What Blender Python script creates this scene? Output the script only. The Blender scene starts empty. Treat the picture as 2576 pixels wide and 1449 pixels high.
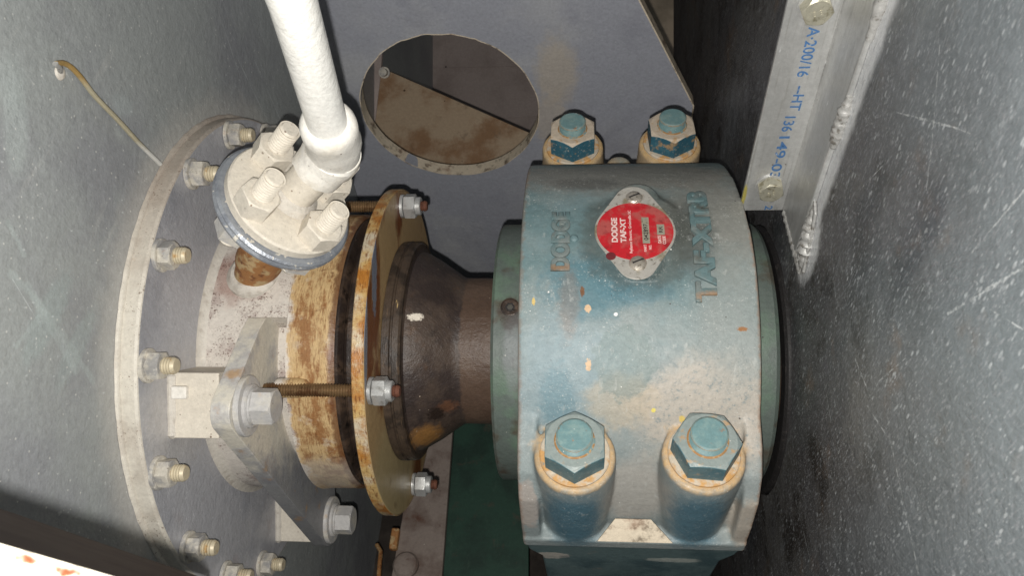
import bpy, bmesh, math, random
import numpy as np
from mathutils import Vector, Matrix, Quaternion
random.seed(7)
S = bpy.context.scene
COL = S.collection
U = 0.00035                      # metres per working unit

# ------------------------------------------------------------------ camera, world, lamp
T = math.radians(37.5)           # tilt of the machine's upright direction towards the lens
YAW = 0.086
CAM = np.array([0., 147., 1850.])
FPX = 1997.
cd = bpy.data.cameras.new('camera'); cam = bpy.data.objects.new('camera', cd); COL.objects.link(cam)
cam.location = Vector(CAM) * U
cam.rotation_euler = (0, YAW, 0)
cd.sensor_width = 36; cd.lens = 36 * FPX / 2576; cd.clip_start = 0.01; cd.clip_end = 20
cd.dof.use_dof = True; cd.dof.focus_distance = 1480 * U; cd.dof.aperture_fstop = 26
S.camera = cam
W = bpy.data.worlds.new('World'); S.world = W; W.use_nodes = True
W.node_tree.nodes['Background'].inputs[0].default_value = (0.85, 0.93, 1.0, 1)
W.node_tree.nodes['Background'].inputs[1].default_value = 0.07
ld = bpy.data.lights.new('camera_flash', 'POINT'); lamp = bpy.data.objects.new('camera_flash', ld); COL.objects.link(lamp)
ld.energy = 13.4; ld.color = (1.0, 0.975, 0.93); ld.shadow_soft_size = 6 * U
lamp.location = Vector(CAM + np.array([-13, -36, 4])) * U
S.view_settings.view_transform = 'Standard'; S.view_settings.look = 'None'
S.view_settings.exposure = 0; S.view_settings.gamma = 1

# ------------------------------------------------------------------ frames
n_ = np.array([0, math.sin(T), math.cos(T)]); e_ = np.array([0, math.cos(T), -math.sin(T)])
fw = np.array([-math.sin(YAW), 0, -math.cos(YAW)]); rt = np.array([math.cos(YAW), 0, -math.sin(YAW)])
def XEN(x, e, n): return np.array([x, 0, 0]) + e * e_ + n * n_
def ray(px, py): return fw + rt * (px - 1288) / FPX - np.array([0, 1, 0]) * (py - 724.5) / FPX
def on(px, py, nn, c):           # where a sight line meets a real plane of the machine
    r = ray(px, py); nn = np.array(nn, float); return CAM + r * ((c - CAM @ nn) / (r @ nn))
def onX(px, py, x): return on(px, py, (1, 0, 0), x)
def onZ(px, py, z): return on(px, py, (0, 0, 1), z)
def atD(px, py, d): return CAM + ray(px, py) * d
def oncyl(px, py, R):
    r = ray(px, py); a = r[1]**2 + r[2]**2; b = 2 * (CAM[1]*r[1] + CAM[2]*r[2]); c = CAM[1]**2 + CAM[2]**2 - R*R
    return CAM + r * ((-b - math.sqrt(b*b - 4*a*c)) / (2*a))
def nrm(v): v = np.array(v, float); return v / np.linalg.norm(v)

# ------------------------------------------------------------------ materials
class NT:
    def __init__(s, name):
        s.m = bpy.data.materials.new(name); s.m.use_nodes = True; s.t = s.m.node_tree; s.N = s.t.nodes; s.L = s.t.links
        s.bs = s.N['Principled BSDF']
        g = s.N.new('ShaderNodeNewGeometry')
        v = s.N.new('ShaderNodeVectorMath'); v.operation = 'SCALE'; v.inputs['Scale'].default_value = 1 / U
        s.L.new(g.outputs['Position'], v.inputs[0]); s.P = v.outputs[0]
        s.cache = {}
    def put(s, i, v):
        if isinstance(v, bpy.types.NodeSocket): s.L.new(v, i)
        else: i.default_value = v
    def math(s, op, a, b=0.0, clamp=False):
        m = s.N.new('ShaderNodeMath'); m.operation = op; m.use_clamp = clamp; s.put(m.inputs[0], a); s.put(m.inputs[1], b); return m.outputs[0]
    def vec(s, stretch=(1, 1, 1), tilt=0, rz=0):
        k = (stretch, tilt, rz)
        if k in s.cache: return s.cache[k]
        src = s.P
        if tilt or rz:
            r = s.N.new('ShaderNodeMapping'); r.inputs['Rotation'].default_value = (T if tilt else 0, 0, rz); s.L.new(src, r.inputs[0]); src = r.outputs[0]
        m = s.N.new('ShaderNodeMapping'); m.inputs['Scale'].default_value = stretch; s.L.new(src, m.inputs[0]); s.cache[k] = m.outputs[0]; return m.outputs[0]
    def noise(s, size, detail=4, rough=0.6, stretch=(1, 1, 1), tilt=0, rz=0):
        n = s.N.new('ShaderNodeTexNoise'); n.inputs['Scale'].default_value = 1 / size; n.inputs['Detail'].default_value = detail
        n.inputs['Roughness'].default_value = rough; s.L.new(s.vec(stretch, tilt, rz), n.inputs['Vector']); return n.outputs[0]
    def ramp(s, v, lo, hi, smooth=True):
        m = s.N.new('ShaderNodeMapRange'); m.interpolation_type = 'SMOOTHSTEP' if smooth else 'LINEAR'
        s.put(m.inputs['Value'], v); m.inputs['From Min'].default_value = lo; m.inputs['From Max'].default_value = hi
        if lo > hi:
            m.inputs['From Min'].default_value = hi; m.inputs['From Max'].default_value = lo; m.inputs['To Min'].default_value = 1; m.inputs['To Max'].default_value = 0
        return m.outputs[0]
    def mix(s, f, a, b):
        m = s.N.new('ShaderNodeMix'); m.data_type = 'RGBA'; s.put(m.inputs[0], f); s.put(m.inputs[6], a); s.put(m.inputs[7], b); return m.outputs[2]
    def speck(s, size, rad, stretch=(1, 1, 1), tilt=0, density=None, rz=0):
        v = s.N.new('ShaderNodeTexVoronoi'); v.inputs['Scale'].default_value = 1 / size; s.L.new(s.vec(stretch, tilt, rz), v.inputs['Vector'])
        c = s.N.new('ShaderNodeSeparateColor'); s.L.new(v.outputs['Color'], c.inputs[0])
        r = s.math('MULTIPLY', c.outputs[0], rad)
        d = s.math('SUBTRACT', r, v.outputs['Distance']); f = s.ramp(d, 0, rad * 0.35)
        if density is not None:
            f = s.math('MULTIPLY', f, s.math('GREATER_THAN', c.outputs[1], 1 - density))
        return f
def C(r, g, b):                  # sRGB 0-255 -> linear
    f = lambda c: (c/12.92 if c <= .04045 else ((c+.055)/1.055)**2.4)
    return (f(r/255), f(g/255), f(b/255), 1)

def material(name, base, layers=(), rough=0.6, metal=0.0, bump=(), spec=0.4, rvar=0.12):
    s = NT(name); col = base; mt = metal; rf = rough
    for L in layers:
        k = L[0]; o = L[-1] if isinstance(L[-1], dict) else {}
        st = o.get('st', (1, 1, 1)); ti = o.get('tilt', 0); rz = o.get('rz', 0); amt = o.get('amt', 1.0)
        if k == 'noise':
            _, c, size, lo, hi = L[:5]; f = s.ramp(s.noise(size, o.get('det', 5), o.get('ro', .6), st, ti, rz), lo, hi)
        elif k == 'speck':
            _, c, size, rad, dens = L[:5]; f = s.speck(size, rad, st, ti, dens, rz)
            if 'gate' in o: f = s.math('MULTIPLY', f, s.ramp(s.noise(o['gate'], 3), .45, .6))
        elif k == 'blob':        # a stain with a centre, three radii and a ragged edge
            _, c, cen, rad, warp = L[:5]
            m = s.N.new('ShaderNodeVectorMath'); m.operation = 'SUBTRACT'; s.L.new(s.P, m.inputs[0]); m.inputs[1].default_value = tuple(cen)
            q = s.N.new('ShaderNodeMapping'); q.inputs['Rotation'].default_value = (T if ti else 0, 0, 0); s.L.new(m.outputs[0], q.inputs[0])
            q2 = s.N.new('ShaderNodeMapping'); q2.inputs['Scale'].default_value = tuple(1/r for r in rad); s.L.new(q.outputs[0], q2.inputs[0])
            ln = s.N.new('ShaderNodeVectorMath'); ln.operation = 'LENGTH'; s.L.new(q2.outputs[0], ln.inputs[0])
            nz = s.noise(max(o.get('ws', min(rad) * .5), 1), 3, .65)
            d = s.math('ADD', ln.outputs['Value'], s.math('MULTIPLY', s.math('SUBTRACT', nz, .5), warp))
            f = s.ramp(d, 1.0 + o.get('soft', .12), 1.0 - o.get('soft', .12))
        elif k == 'line':        # a scratch between two points
            _, c, A, B, wd = L[:5]; A = np.array(A); B = np.array(B); ln_ = np.linalg.norm(B - A); d_ = (B - A)/ln_
            vm = lambda op, a, b: (lambda n: (s.put(n.inputs[0], a), s.put(n.inputs[1], b), n)[2])((lambda n: (setattr(n, 'operation', op), n)[1])(s.N.new('ShaderNodeVectorMath')))
            q = vm('SUBTRACT', s.P, tuple(A)).outputs[0]; t = s.math('MINIMUM', s.math('MAXIMUM', vm('DOT_PRODUCT', q, tuple(d_)).outputs['Value'], 0), float(ln_))
            sc = s.N.new('ShaderNodeVectorMath'); sc.operation = 'SCALE'; sc.inputs[0].default_value = tuple(d_); s.put(sc.inputs['Scale'], t)
            dist = vm('LENGTH', vm('SUBTRACT', q, sc.outputs[0]).outputs[0], (0, 0, 0)).outputs['Value']
            dist = s.math('ADD', dist, s.math('MULTIPLY', s.math('SUBTRACT', s.noise(o.get('ws', 26), 3), .5), o.get('warp', 10)))
            f = s.ramp(s.math('ABSOLUTE', dist), wd * 1.4, wd * .5)
        elif k == 'axis':        # boundary across a direction of the machine
            _, c, ax, lo, hi = L[:5]
            dp = s.N.new('ShaderNodeVectorMath'); dp.operation = 'DOT_PRODUCT'; s.L.new(s.P, dp.inputs[0]); dp.inputs[1].default_value = tuple(ax)
            v = s.math('ADD', dp.outputs['Value'], s.math('MULTIPLY', s.math('SUBTRACT', s.noise(o.get('ws', 30), 5, .65), .5), o.get('warp', 0)))
            f = s.ramp(v, lo, hi)
        elif k == 'up':          # dust that has settled on faces turned towards a direction
            _, c, ax, lo, hi = L[:5]
            g = s.N.new('ShaderNodeNewGeometry'); dp = s.N.new('ShaderNodeVectorMath'); dp.operation = 'DOT_PRODUCT'; s.L.new(g.outputs['True Normal'], dp.inputs[0]); dp.inputs[1].default_value = tuple(ax)
            v = s.math('ADD', dp.outputs['Value'], s.math('MULTIPLY', s.math('SUBTRACT', s.noise(o.get('ws', 20), 5, .65), .5), o.get('warp', 0)))
            f = s.ramp(v, lo, hi)
        if o.get('mul'):         # break the layer up with fine noise
            sz, lo2, hi2 = o['mul']; f = s.math('MULTIPLY', f, s.ramp(s.noise(sz, 5, .7, o.get('mst', (1,1,1)), ti), lo2, hi2))
        if amt != 1: f = s.math('MULTIPLY', f, amt)
        col = s.mix(f, col, c)
        if 'metal' in o: mt = s.math('ADD', s.math('MULTIPLY', mt, s.math('SUBTRACT', 1.0, f)), s.math('MULTIPLY', f, o['metal']))
        if 'rough' in o: rf = s.math('ADD', s.math('MULTIPLY', rf, s.math('SUBTRACT', 1.0, f)), s.math('MULTIPLY', f, o['rough']))
    # fine tonal break-up everywhere
    g1 = s.ramp(s.noise(9, 6, .75), .3, .7, False); hs = s.N.new('ShaderNodeHueSaturation'); s.put(hs.inputs['Color'], col)
    s.put(hs.inputs['Value'], s.math('ADD', s.math('MULTIPLY', g1, .26), .87)); s.L.new(hs.outputs[0], s.bs.inputs['Base Color'])
    s.put(s.bs.inputs['Metallic'], mt)
    rr = s.math('ADD', rf, s.math('MULTIPLY', s.math('SUBTRACT', s.noise(25, 4), .5), rvar * 2), True); s.L.new(rr, s.bs.inputs['Roughness'])
    s.bs.inputs['Specular IOR Level'].default_value = spec
    prev = None
    for b in bump:               # (size, height in units, stretch, tilt) or ('speck', size, rad, dens, height, stretch, tilt)
        if b[0] == 'speck': h = s.speck(b[1], b[2], b[5], b[6], b[3]); ht = b[4]
        else: h = s.noise(b[0], 4, .6, b[2] if len(b) > 2 else (1, 1, 1), b[3] if len(b) > 3 else 0); ht = b[1]
        bp = s.N.new('ShaderNodeBump'); bp.inputs['Strength'].default_value = 1; bp.inputs['Distance'].default_value = ht * U
        s.L.new(h, bp.inputs['Height'])
        if prev: s.L.new(prev, bp.inputs['Normal'])
        prev = bp.outputs[0]
    if prev: s.L.new(prev, s.bs.inputs['Normal'])
    return s.m

M = {}
RUST = C(120, 66, 34); DRUST = C(78, 44, 28); TAN = C(176, 132, 78); DUST = C(176, 164, 150); WHITE = C(216, 210, 200)
M['left_wall'] = material('grey_sheet_metal', C(157, 161, 160), [
    ('noise', C(144, 146, 149), 420, .4, .62, {}), ('noise', C(166, 172, 170), 150, .56, .8, {'amt': .5}),
    ('noise', C(190, 190, 186), 40, .6, .75, {'st': (1, .12, 1), 'tilt': 1, 'amt': .3}),
    ('blob', C(176, 184, 182), onX(40, 320, -797), (20, 70, 24), .5, {'amt': .45, 'soft': .3}),
    ('blob', C(176, 184, 182), onX(25, 205, -797), (20, 40, 30), .6, {'amt': .4, 'soft': .4}),
    ('blob', C(170, 178, 178), onX(310, 265, -797), (20, 18, 30), .9, {'amt': .4, 'soft': .3}),
    ('blob', C(160, 172, 170), onX(120, 800, -797), (20, 80, 26), .8, {'amt': .45, 'soft': .3, 'tilt': 1}),
    ('blob', C(160, 172, 170), onX(190, 880, -797), (20, 70, 20), .8, {'amt': .4, 'soft': .3, 'tilt': 1}),
    *[('line', C(176, 186, 184), onX(*a, -797), onX(*b, -797), w, {'warp': 14, 'ws': 40, 'amt': .35}) for a, b, w in (((30, 690), (120, 790), 7), ((70, 720), (190, 930), 8), ((150, 830), (235, 960), 6), ((100, 800), (40, 870), 5), ((20, 560), (60, 640), 5))],
    ('blob', C(196, 192, 184), (-797, 0, 0), (40, 596, 596), .10, {'amt': .4, 'soft': .05, 'ws': 60}),
    ('speck', C(200, 205, 205), 7, .34, .26, {'amt': .6, 'st': (1, 1, .5), 'gate': 150}), ('speck', C(205, 205, 200), 15, .17, .5, {'amt': .75}),
    ('noise', C(198, 200, 198), 7, .66, .72, {'amt': .5, 'st': (1, .4, .4)}), *[('line', C(200, 205, 205), onX(*a, -797), onX(*b, -797), .9, {'warp': 5, 'amt': .55}) for a, b in (((595, 140), (690, 340)), ((560, 60), (600, 180)), ((640, 150), (705, 300)), ((165, 130), (180, 165)), ((30, 700), (90, 800)))]],
    rough=.5, metal=.12, bump=[(5, .8), (16, 1.2), (60, 3)])
SCR = [((2250, 280), (2400, 320), 1.4), ((2395, 318), (2440, 335), 1.4), ((2330, 480), (2350, 300), 1.1), ((2365, 100), (2340, 420), .9), ((2385, 790), (2575, 672), 2.2), ((2240, 1110), (2310, 1440), 1.8), ((2180, 1020), (2240, 1110), 1.4),
       ((2150, 900), (2190, 1000), 1.2), ((2130, 860), (2160, 700), .8), ((2210, 960), (2280, 900), .9), ((2575, 480), (2440, 640), 1.2), ((2170, 470), (2250, 385), .8), ((2060, 880), (2090, 1060), .8), ((2090, 600), (2105, 780), .8), ((2460, 760), (2575, 830), .8), ((2000, 1250), (2040, 1420), .8)]
M['right_wall'] = material('scuffed_black_plate', C(92, 90, 91), [
    ('noise', C(108, 106, 103), 260, .42, .64, {}), ('noise', C(56, 51, 48), 130, .48, .64, {'amt': .85}),
    ('axis', C(124, 132, 136), (0, -.1, 1), 420, 1150, {'amt': .8, 'warp': 500, 'ws': 200}),  # blue grey reflection painted into the near end of the wall
    ('noise', C(64, 70, 76), 210, .54, .70, {'amt': .6, 'st': (1, 1, .5), 'tilt': 1}),
    ('noise', C(140, 114, 90), 150, .56, .74, {'amt': .5}), ('noise', C(92, 78, 102), 190, .66, .8, {'amt': .4}),
    ('noise', C(150, 155, 158), 120, .58, .74, {'amt': .45, 'st': (1, .8, .22), 'tilt': 1}),
    ('line', C(216, 217, 218), XEN(400, -62, 470), XEN(400, -62, 1400), 24, {'warp': 16, 'ws': 30, 'amt': .9}),
    ('blob', C(216, 217, 218), XEN(400, -78, 460), (20, 46, 84), .5, {'tilt': 1, 'amt': .95, 'soft': .2, 'ws': 12}),
    ('noise', C(150, 152, 156), 4.5, .54, .66, {'tilt': 1, 'st': (1, 1.4, .3), 'amt': .6, 'det': 3}),
    ('speck', C(186, 190, 192), 10, .40, .8, {'tilt': 1, 'st': (1, 1.5, .6), 'amt': .6, 'gate': 55}),
    ('speck', C(208, 212, 214), 15, .34, .6, {'tilt': 1, 'st': (1, 1.5, .6), 'amt': .48, 'gate': 110}),
    ('speck', C(200, 204, 206), 6, .42, .6, {'tilt': 1, 'st': (1, 1.7, .6), 'amt': .5, 'gate': 40}),
    ('noise', C(184, 188, 190), 9, .60, .68, {'tilt': 1, 'st': (1, 1, .4), 'amt': .4, 'ro': .75, 'mul': (90, .5, .62)}),
    *[('line', C(205, 208, 208), onX(*a, 400), onX(*b, 400), w*.7, {'warp': 4 + 2*w, 'ws': 9, 'amt': .6, 'mul': (12, .40, .55)}) for a, b, w in SCR],
    ('speck', C(214, 176, 60), 120, .04, .2, {})],
    rough=.32, metal=.3, bump=[(7, 1.2, (1, 1, .5)), (120, 6), (5, .7)])
M['back_plate'] = material('blue_grey_painted_plate', C(158, 160, 169), [
    ('noise', C(176, 177, 180), 380, .45, .7, {}), ('noise', C(138, 139, 150), 200, .5, .7, {'amt': .6}),
    ('blob', C(188, 174, 152), on(1400, 180, e_, 950), (60, 110, 120), .9, {'amt': .55, 'soft': .35}),
    ('blob', C(188, 172, 148), on(1385, 300, e_, 950), (50, 120, 100), .9, {'amt': .45, 'soft': .35}),
    ('noise', C(160, 162, 168), 8, .64, .74, {'st': (1, 1, .3), 'tilt': 1, 'amt': .4}), ('line', C(150, 152, 158), on(1445, 560, e_, 950), on(1500, 790, e_, 950), .7, {'warp': 4, 'amt': .6}),
    ('speck', C(180, 182, 186), 26, .14, .4, {'amt': .8}), ('speck', C(60, 55, 55), 90, .10, .3, {})],
    rough=.6, metal=.0, bump=[(6, .7), (14, .9), (120, 4)])
M['cut_edge'] = material('bare_cut_edge', C(214, 200, 178), [('noise', RUST, 60, .55, .7, {'amt': .6}), ('noise', C(120, 108, 92), 30, .5, .7, {})], rough=.7, bump=[(10, 1.2)])
M['brown_panel'] = material('rust_stained_panel', C(168, 148, 124), [('noise', C(128, 92, 60), 160, .44, .62, {'amt': .8}), ('noise', C(90, 72, 56), 60, .58, .75, {'amt': .5}), ('speck', C(70, 50, 36), 40, .12, .3, {})], rough=.8, bump=[(20, 1)])
M['dark_panel'] = material('dull_dark_wall', C(170, 156, 150), [('noise', C(148, 134, 128), 260, .4, .7, {})], rough=.85, bump=[(30, 1)])
M['beige'] = material('beige_far_wall', C(190, 172, 150), [('noise', C(150, 136, 118), 200, .4, .7, {})], rough=.85)
M['floor'] = material('grimy_floor', C(70, 62, 56), [('noise', C(48, 42, 38), 200, .4, .6, {})], rough=.9, bump=[(30, 3)])
PA = [('noise', C(212, 204, 190), 90, .45, .7, {}), ('noise', C(98, 74, 56), 3.5, .62, .68, {'amt': .6, 'mul': (60, .50, .62)}), ('noise', C(150, 116, 84), 60, .66, .8, {'amt': .45}),
      ('speck', C(92, 64, 44), 8, .34, .22, {'gate': 70, 'amt': .85}), ('speck', C(110, 84, 60), 15, .16, .3, {'amt': .8})]
M['white_paint'] = material('old_white_paint', C(224, 220, 212), PA, rough=.55, bump=[(6, .8), (40, 1.5)])
M['flange_white'] = material('dusty_white_paint', C(206, 198, 184), PA, rough=.62, bump=[(6, .8), (40, 1.5)])
M['flange_grey'] = material('chipped_grey_paint', C(150, 154, 160), [('noise', C(128, 132, 140), 40, .45, .65, {}), ('noise', C(214, 208, 196), 16, .60, .63, {'st': (1, 1, .6)}), ('noise', C(90, 88, 90), 9, .66, .72, {'amt': .6})], rough=.36, metal=.35, bump=[(5, .8), (16, 1.6)])
M['disc_face'] = material('grey_silver_paint', C(176, 176, 180), [
    ('noise', C(156, 157, 163), 200, .45, .65, {}), ('noise', C(160, 148, 148), 90, .58, .75, {'amt': .5}),
    ('blob', C(206, 200, 192), (-761, -85, 400), (40, 110, 120), .8, {'amt': .4, 'soft': .4}),
    ('speck', C(205, 206, 208), 10, .32, .22, {'amt': .7, 'gate': 90})], rough=.45, metal=.12, bump=[(5, .9), (14, 1.2), (50, 2)])
M['rim_paint'] = material('speckled_rim_paint', C(200, 194, 182), [('noise', C(182, 174, 162), 80, .45, .65, {}), ('noise', C(168, 124, 74), 60, .66, .76, {'amt': .5}), ('axis', C(150, 136, 124), (0, 1, 0), 60, 420, {'warp': 160, 'ws': 60, 'amt': .6}), ('noise', C(92, 66, 48), 4, .60, .66, {'amt': .8, 'mul': (70, .46, .58)})], rough=.55, bump=[(5, .8), (30, 1.5)])  # axis layer paints the weaker light on the upper rim
M['silver_paint'] = material('silver_grey_paint', C(186, 184, 182), [('noise', C(98, 74, 56), 3.5, .62, .68, {'amt': .5, 'mul': (60, .50, .62)}), 
    ('noise', C(206, 200, 188), 60, .45, .65, {}), ('noise', C(150, 112, 62), 70, .64, .78, {'amt': .5}),
    ('noise', C(186, 150, 96), 50, .60, .74, {'amt': .5}), ('speck', C(96, 74, 56), 9, .25, .15, {'gate': 60, 'amt': .8})], rough=.45, metal=.1, bump=[(6, .7), (30, 1)])
M['pipe_white'] = material('glossy_white_pipe_paint', C(240, 238, 232), [('noise', C(214, 206, 194), 70, .56, .8, {'amt': .5}), ('speck', C(90, 84, 78), 26, .12, .25, {}), ('line', C(70, 70, 74), atD(757, 82, 1030), atD(769, 74, 1030), 1.3, {'warp': 1}), ('line', C(90, 90, 94), atD(747, 92, 1040), atD(752, 88, 1040), 1.2, {'warp': 1})], rough=.32, bump=[(10, 1), (30, 1.2)])
M['clamp_paint'] = material('dull_clamp_paint', C(212, 206, 192), [('noise', C(178, 176, 174), 60, .45, .65, {}), ('axis', C(120, 122, 128), (0, -1, 0), 150, 260, {'warp': 120, 'ws': 40, 'amt': .85}),  # lower arm: dull overspray, with the shade of its downward edge painted in
    ('noise', C(176, 136, 84), 60, .60, .74, {'amt': .7}), ('speck', C(190, 190, 188), 9, .3, .3, {'amt': .6}), ('speck', C(96, 74, 56), 9, .25, .2, {'gate': 60, 'amt': .8})], rough=.45, metal=.1, bump=[(5, .8), (14, 1), (30, 1)])
M['nut_paint'] = material('painted_nut', C(196, 190, 178), [('noise', C(158, 156, 154), 30, .44, .62, {}), ('noise', C(150, 100, 60), 26, .62, .72, {'amt': .6}), ('noise', C(86, 62, 46), 3.4, .60, .66, {'amt': .8, 'mul': (50, .5, .6)}), ('noise', C(214, 208, 196), 9, .58, .7, {'amt': .5})], rough=.55, metal=.1, bump=[(5, .6)])
M['thread_paint'] = material('painted_thread', C(196, 184, 158), [('noise', C(170, 132, 74), 18, .55, .72, {'amt': .8}), ('noise', C(120, 90, 60), 9, .6, .75, {'amt': .5})], rough=.5, metal=.15)
M['barrel'] = material('stained_barrel_paint', C(202, 195, 186), [
    ('noise', C(164, 150, 144), 70, .5, .7, {}),
    ('blob', C(134, 92, 80), oncyl(600, 690, 320), (60, 60, 60), .9, {'amt': .6, 'soft': .35}),
    ('noise', C(84, 56, 44), 3.6, .54, .62, {'amt': .85, 'mul': (70, .42, .58)}),
    ('axis', C(192, 164, 120), (1, 0, 0), -585, -572, {'warp': 70, 'ws': 45}),
    ('axis', C(146, 106, 68), (1, 0, 0), -580, -560, {'warp': 90, 'ws': 60, 'mul': (40, .46, .6), 'mst': (1, .4, 1)}),
    ('axis', C(112, 70, 36), (1, 0, 0), -590, -575, {'warp': 70, 'ws': 40, 'mul': (9, .55, .66), 'mst': (1.6, .2, .2), 'amt': .7}),
    ('axis', C(96, 58, 34), (1, 0, 0), -585, -570, {'warp': 70, 'ws': 40, 'mul': (26, .60, .70), 'mst': (.6, .8, .8), 'amt': .75}),
    ('axis', C(128, 86, 48), (1, 0, 0), -585, -570, {'warp': 70, 'ws': 40, 'mul': (5, .50, .62), 'mst': (2.2, .25, .25), 'amt': .65}),
    ('axis', C(196, 170, 128), (1, 0, 0), -585, -570, {'warp': 70, 'ws': 40, 'mul': (4, .58, .66), 'mst': (.3, 1.6, 1.6), 'amt': .5}),
    ('axis', C(196, 180, 158), (1, 0, 0), -580, -560, {'warp': 60, 'ws': 30, 'mul': (50, .56, .68), 'amt': .7}),
    ('axis', C(92, 54, 30), (1, 0, 0), -502, -492, {'warp': 22, 'ws': 20, 'amt': .8}),
    ('blob', C(178, 172, 164), (-540, -250, 180), (80, 60, 80), .8, {'amt': .5, 'soft': .4})],
    rough=.42, bump=[(6, .7, (.5, 1, 1)), (3, .4, (.3, 1, 1)), (40, 1.6)])
M['seal_black'] = material('greasy_black_packing', C(44, 36, 32), [('noise', C(82, 66, 54), 60, .45, .65, {}), ('noise', C(20, 16, 14), 30, .5, .7, {}), ('speck', C(150, 130, 110), 14, .14, .2, {})], rough=.42, bump=[(6, 1), (20, 1.5)])
M['gland_edge'] = material('gland_rusty_paint', C(188, 158, 104), [
    ('noise', C(192, 180, 156), 80, .46, .62, {}), ('noise', C(164, 108, 44), 70, .46, .62, {}), ('noise', C(112, 66, 30), 9, .52, .66, {'st': (2.5, .5, .5), 'amt': .8}), ('noise', C(132, 84, 40), 4, .54, .66, {'st': (.4, 2, 2), 'amt': .6}),
    ('noise', C(96, 52, 24), 45, .6, .74, {'amt': .8})], rough=.36, bump=[(4, .7, (2, .6, .6)), (18, .9)], spec=.6)
M['gland_face'] = material('gland_face_rust', C(170, 142, 102), [
    ('noise', C(112, 66, 34), 110, .5, .62, {'st': (1, .5, 1)}), ('blob', C(118, 122, 134), oncyl(905, 690, 345), (60, 95, 22), .7, {'soft': .15}),
    ('blob', C(128, 130, 138), (-409, 60, 362), (60, 120, 12), .6, {'soft': .2}),
    ('blob', C(166, 150, 112), (-409, -270, 120), (40, 140, 190), .5, {'soft': .3, 'amt': .8}),
    ('noise', C(84, 44, 24), 60, .62, .74, {'amt': .7})], rough=.42, bump=[(6, .5), (30, 1)])
M['rusty_steel'] = material('rusty_steel', C(160, 112, 66), [('noise', C(186, 160, 118), 30, .48, .6, {}), ('noise', C(112, 66, 36), 24, .52, .66, {})], rough=.7, bump=[(4, .7)])
M['rust_brown'] = material('red_brown_rust', C(98, 60, 44), [('noise', C(76, 44, 32), 14, .5, .7, {})], rough=.8, bump=[(4, .8)])
M['rust_thread'] = material('oily_rusty_thread', C(122, 98, 70), [('noise', C(92, 64, 42), 26, .48, .65, {})], rough=.4, metal=.4)
M['zinc'] = material('zinc_plated', C(196, 196, 194), [('noise', C(150, 148, 144), 18, .5, .7, {}), ('noise', C(130, 96, 64), 16, .66, .75, {'amt': .5})], rough=.38, metal=.5, bump=[(5, .5)])
M['cone'] = material('grimy_brown_rubber', C(76, 64, 56), [
    ('noise', C(56, 47, 44), 120, .40, .58, {}), ('noise', C(104, 78, 58), 90, .58, .75, {'amt': .5}), ('noise', C(42, 36, 34), 40, .54, .7, {'amt': .6}), ('noise', C(120, 108, 96), 5, .62, .7, {'amt': .35, 'mul': (60, .5, .62)}),
    ('blob', C(150, 108, 58), oncyl(1075, 1108, 226), (34, 36, 60), 1.2, {'soft': .45, 'amt': .85}), ('blob', C(116, 78, 54), oncyl(1130, 1030, 200), (26, 16, 40), 1.4, {'soft': .4, 'amt': .6}),
    ('blob', C(42, 33, 28), oncyl(1098, 1046, 205), (18, 18, 30), 1.8, {'soft': .4, 'ws': 8}),
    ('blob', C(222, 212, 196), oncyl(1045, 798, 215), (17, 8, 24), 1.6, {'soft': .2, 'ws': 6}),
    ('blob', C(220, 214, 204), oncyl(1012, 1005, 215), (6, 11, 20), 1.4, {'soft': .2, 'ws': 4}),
    ('axis', C(112, 88, 70), (1, 0, 0), -262, -255, {'warp': 30, 'ws': 30, 'amt': .4}),
    ('speck', C(188, 170, 150), 16, .13, .22, {}), ('speck', C(210, 200, 190), 34, .07, .4, {})],
    rough=.46, bump=[(4, .8), (9, 1.4), (40, 3)])
M['cone_ring'] = material('grooved_dark_ring', C(70, 58, 48), [('noise', C(48, 40, 34), 40, .45, .6, {}), ('noise', C(190, 164, 112), 22, .66, .70, {'st': (1.5, .3, .3), 'amt': .8}), ('noise', C(106, 86, 66), 12, .6, .7, {'st': (2, .3, .3), 'amt': .5})], rough=.5, bump=[(5, .9, (2, .4, .4)), (20, 1.2)])
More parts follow.
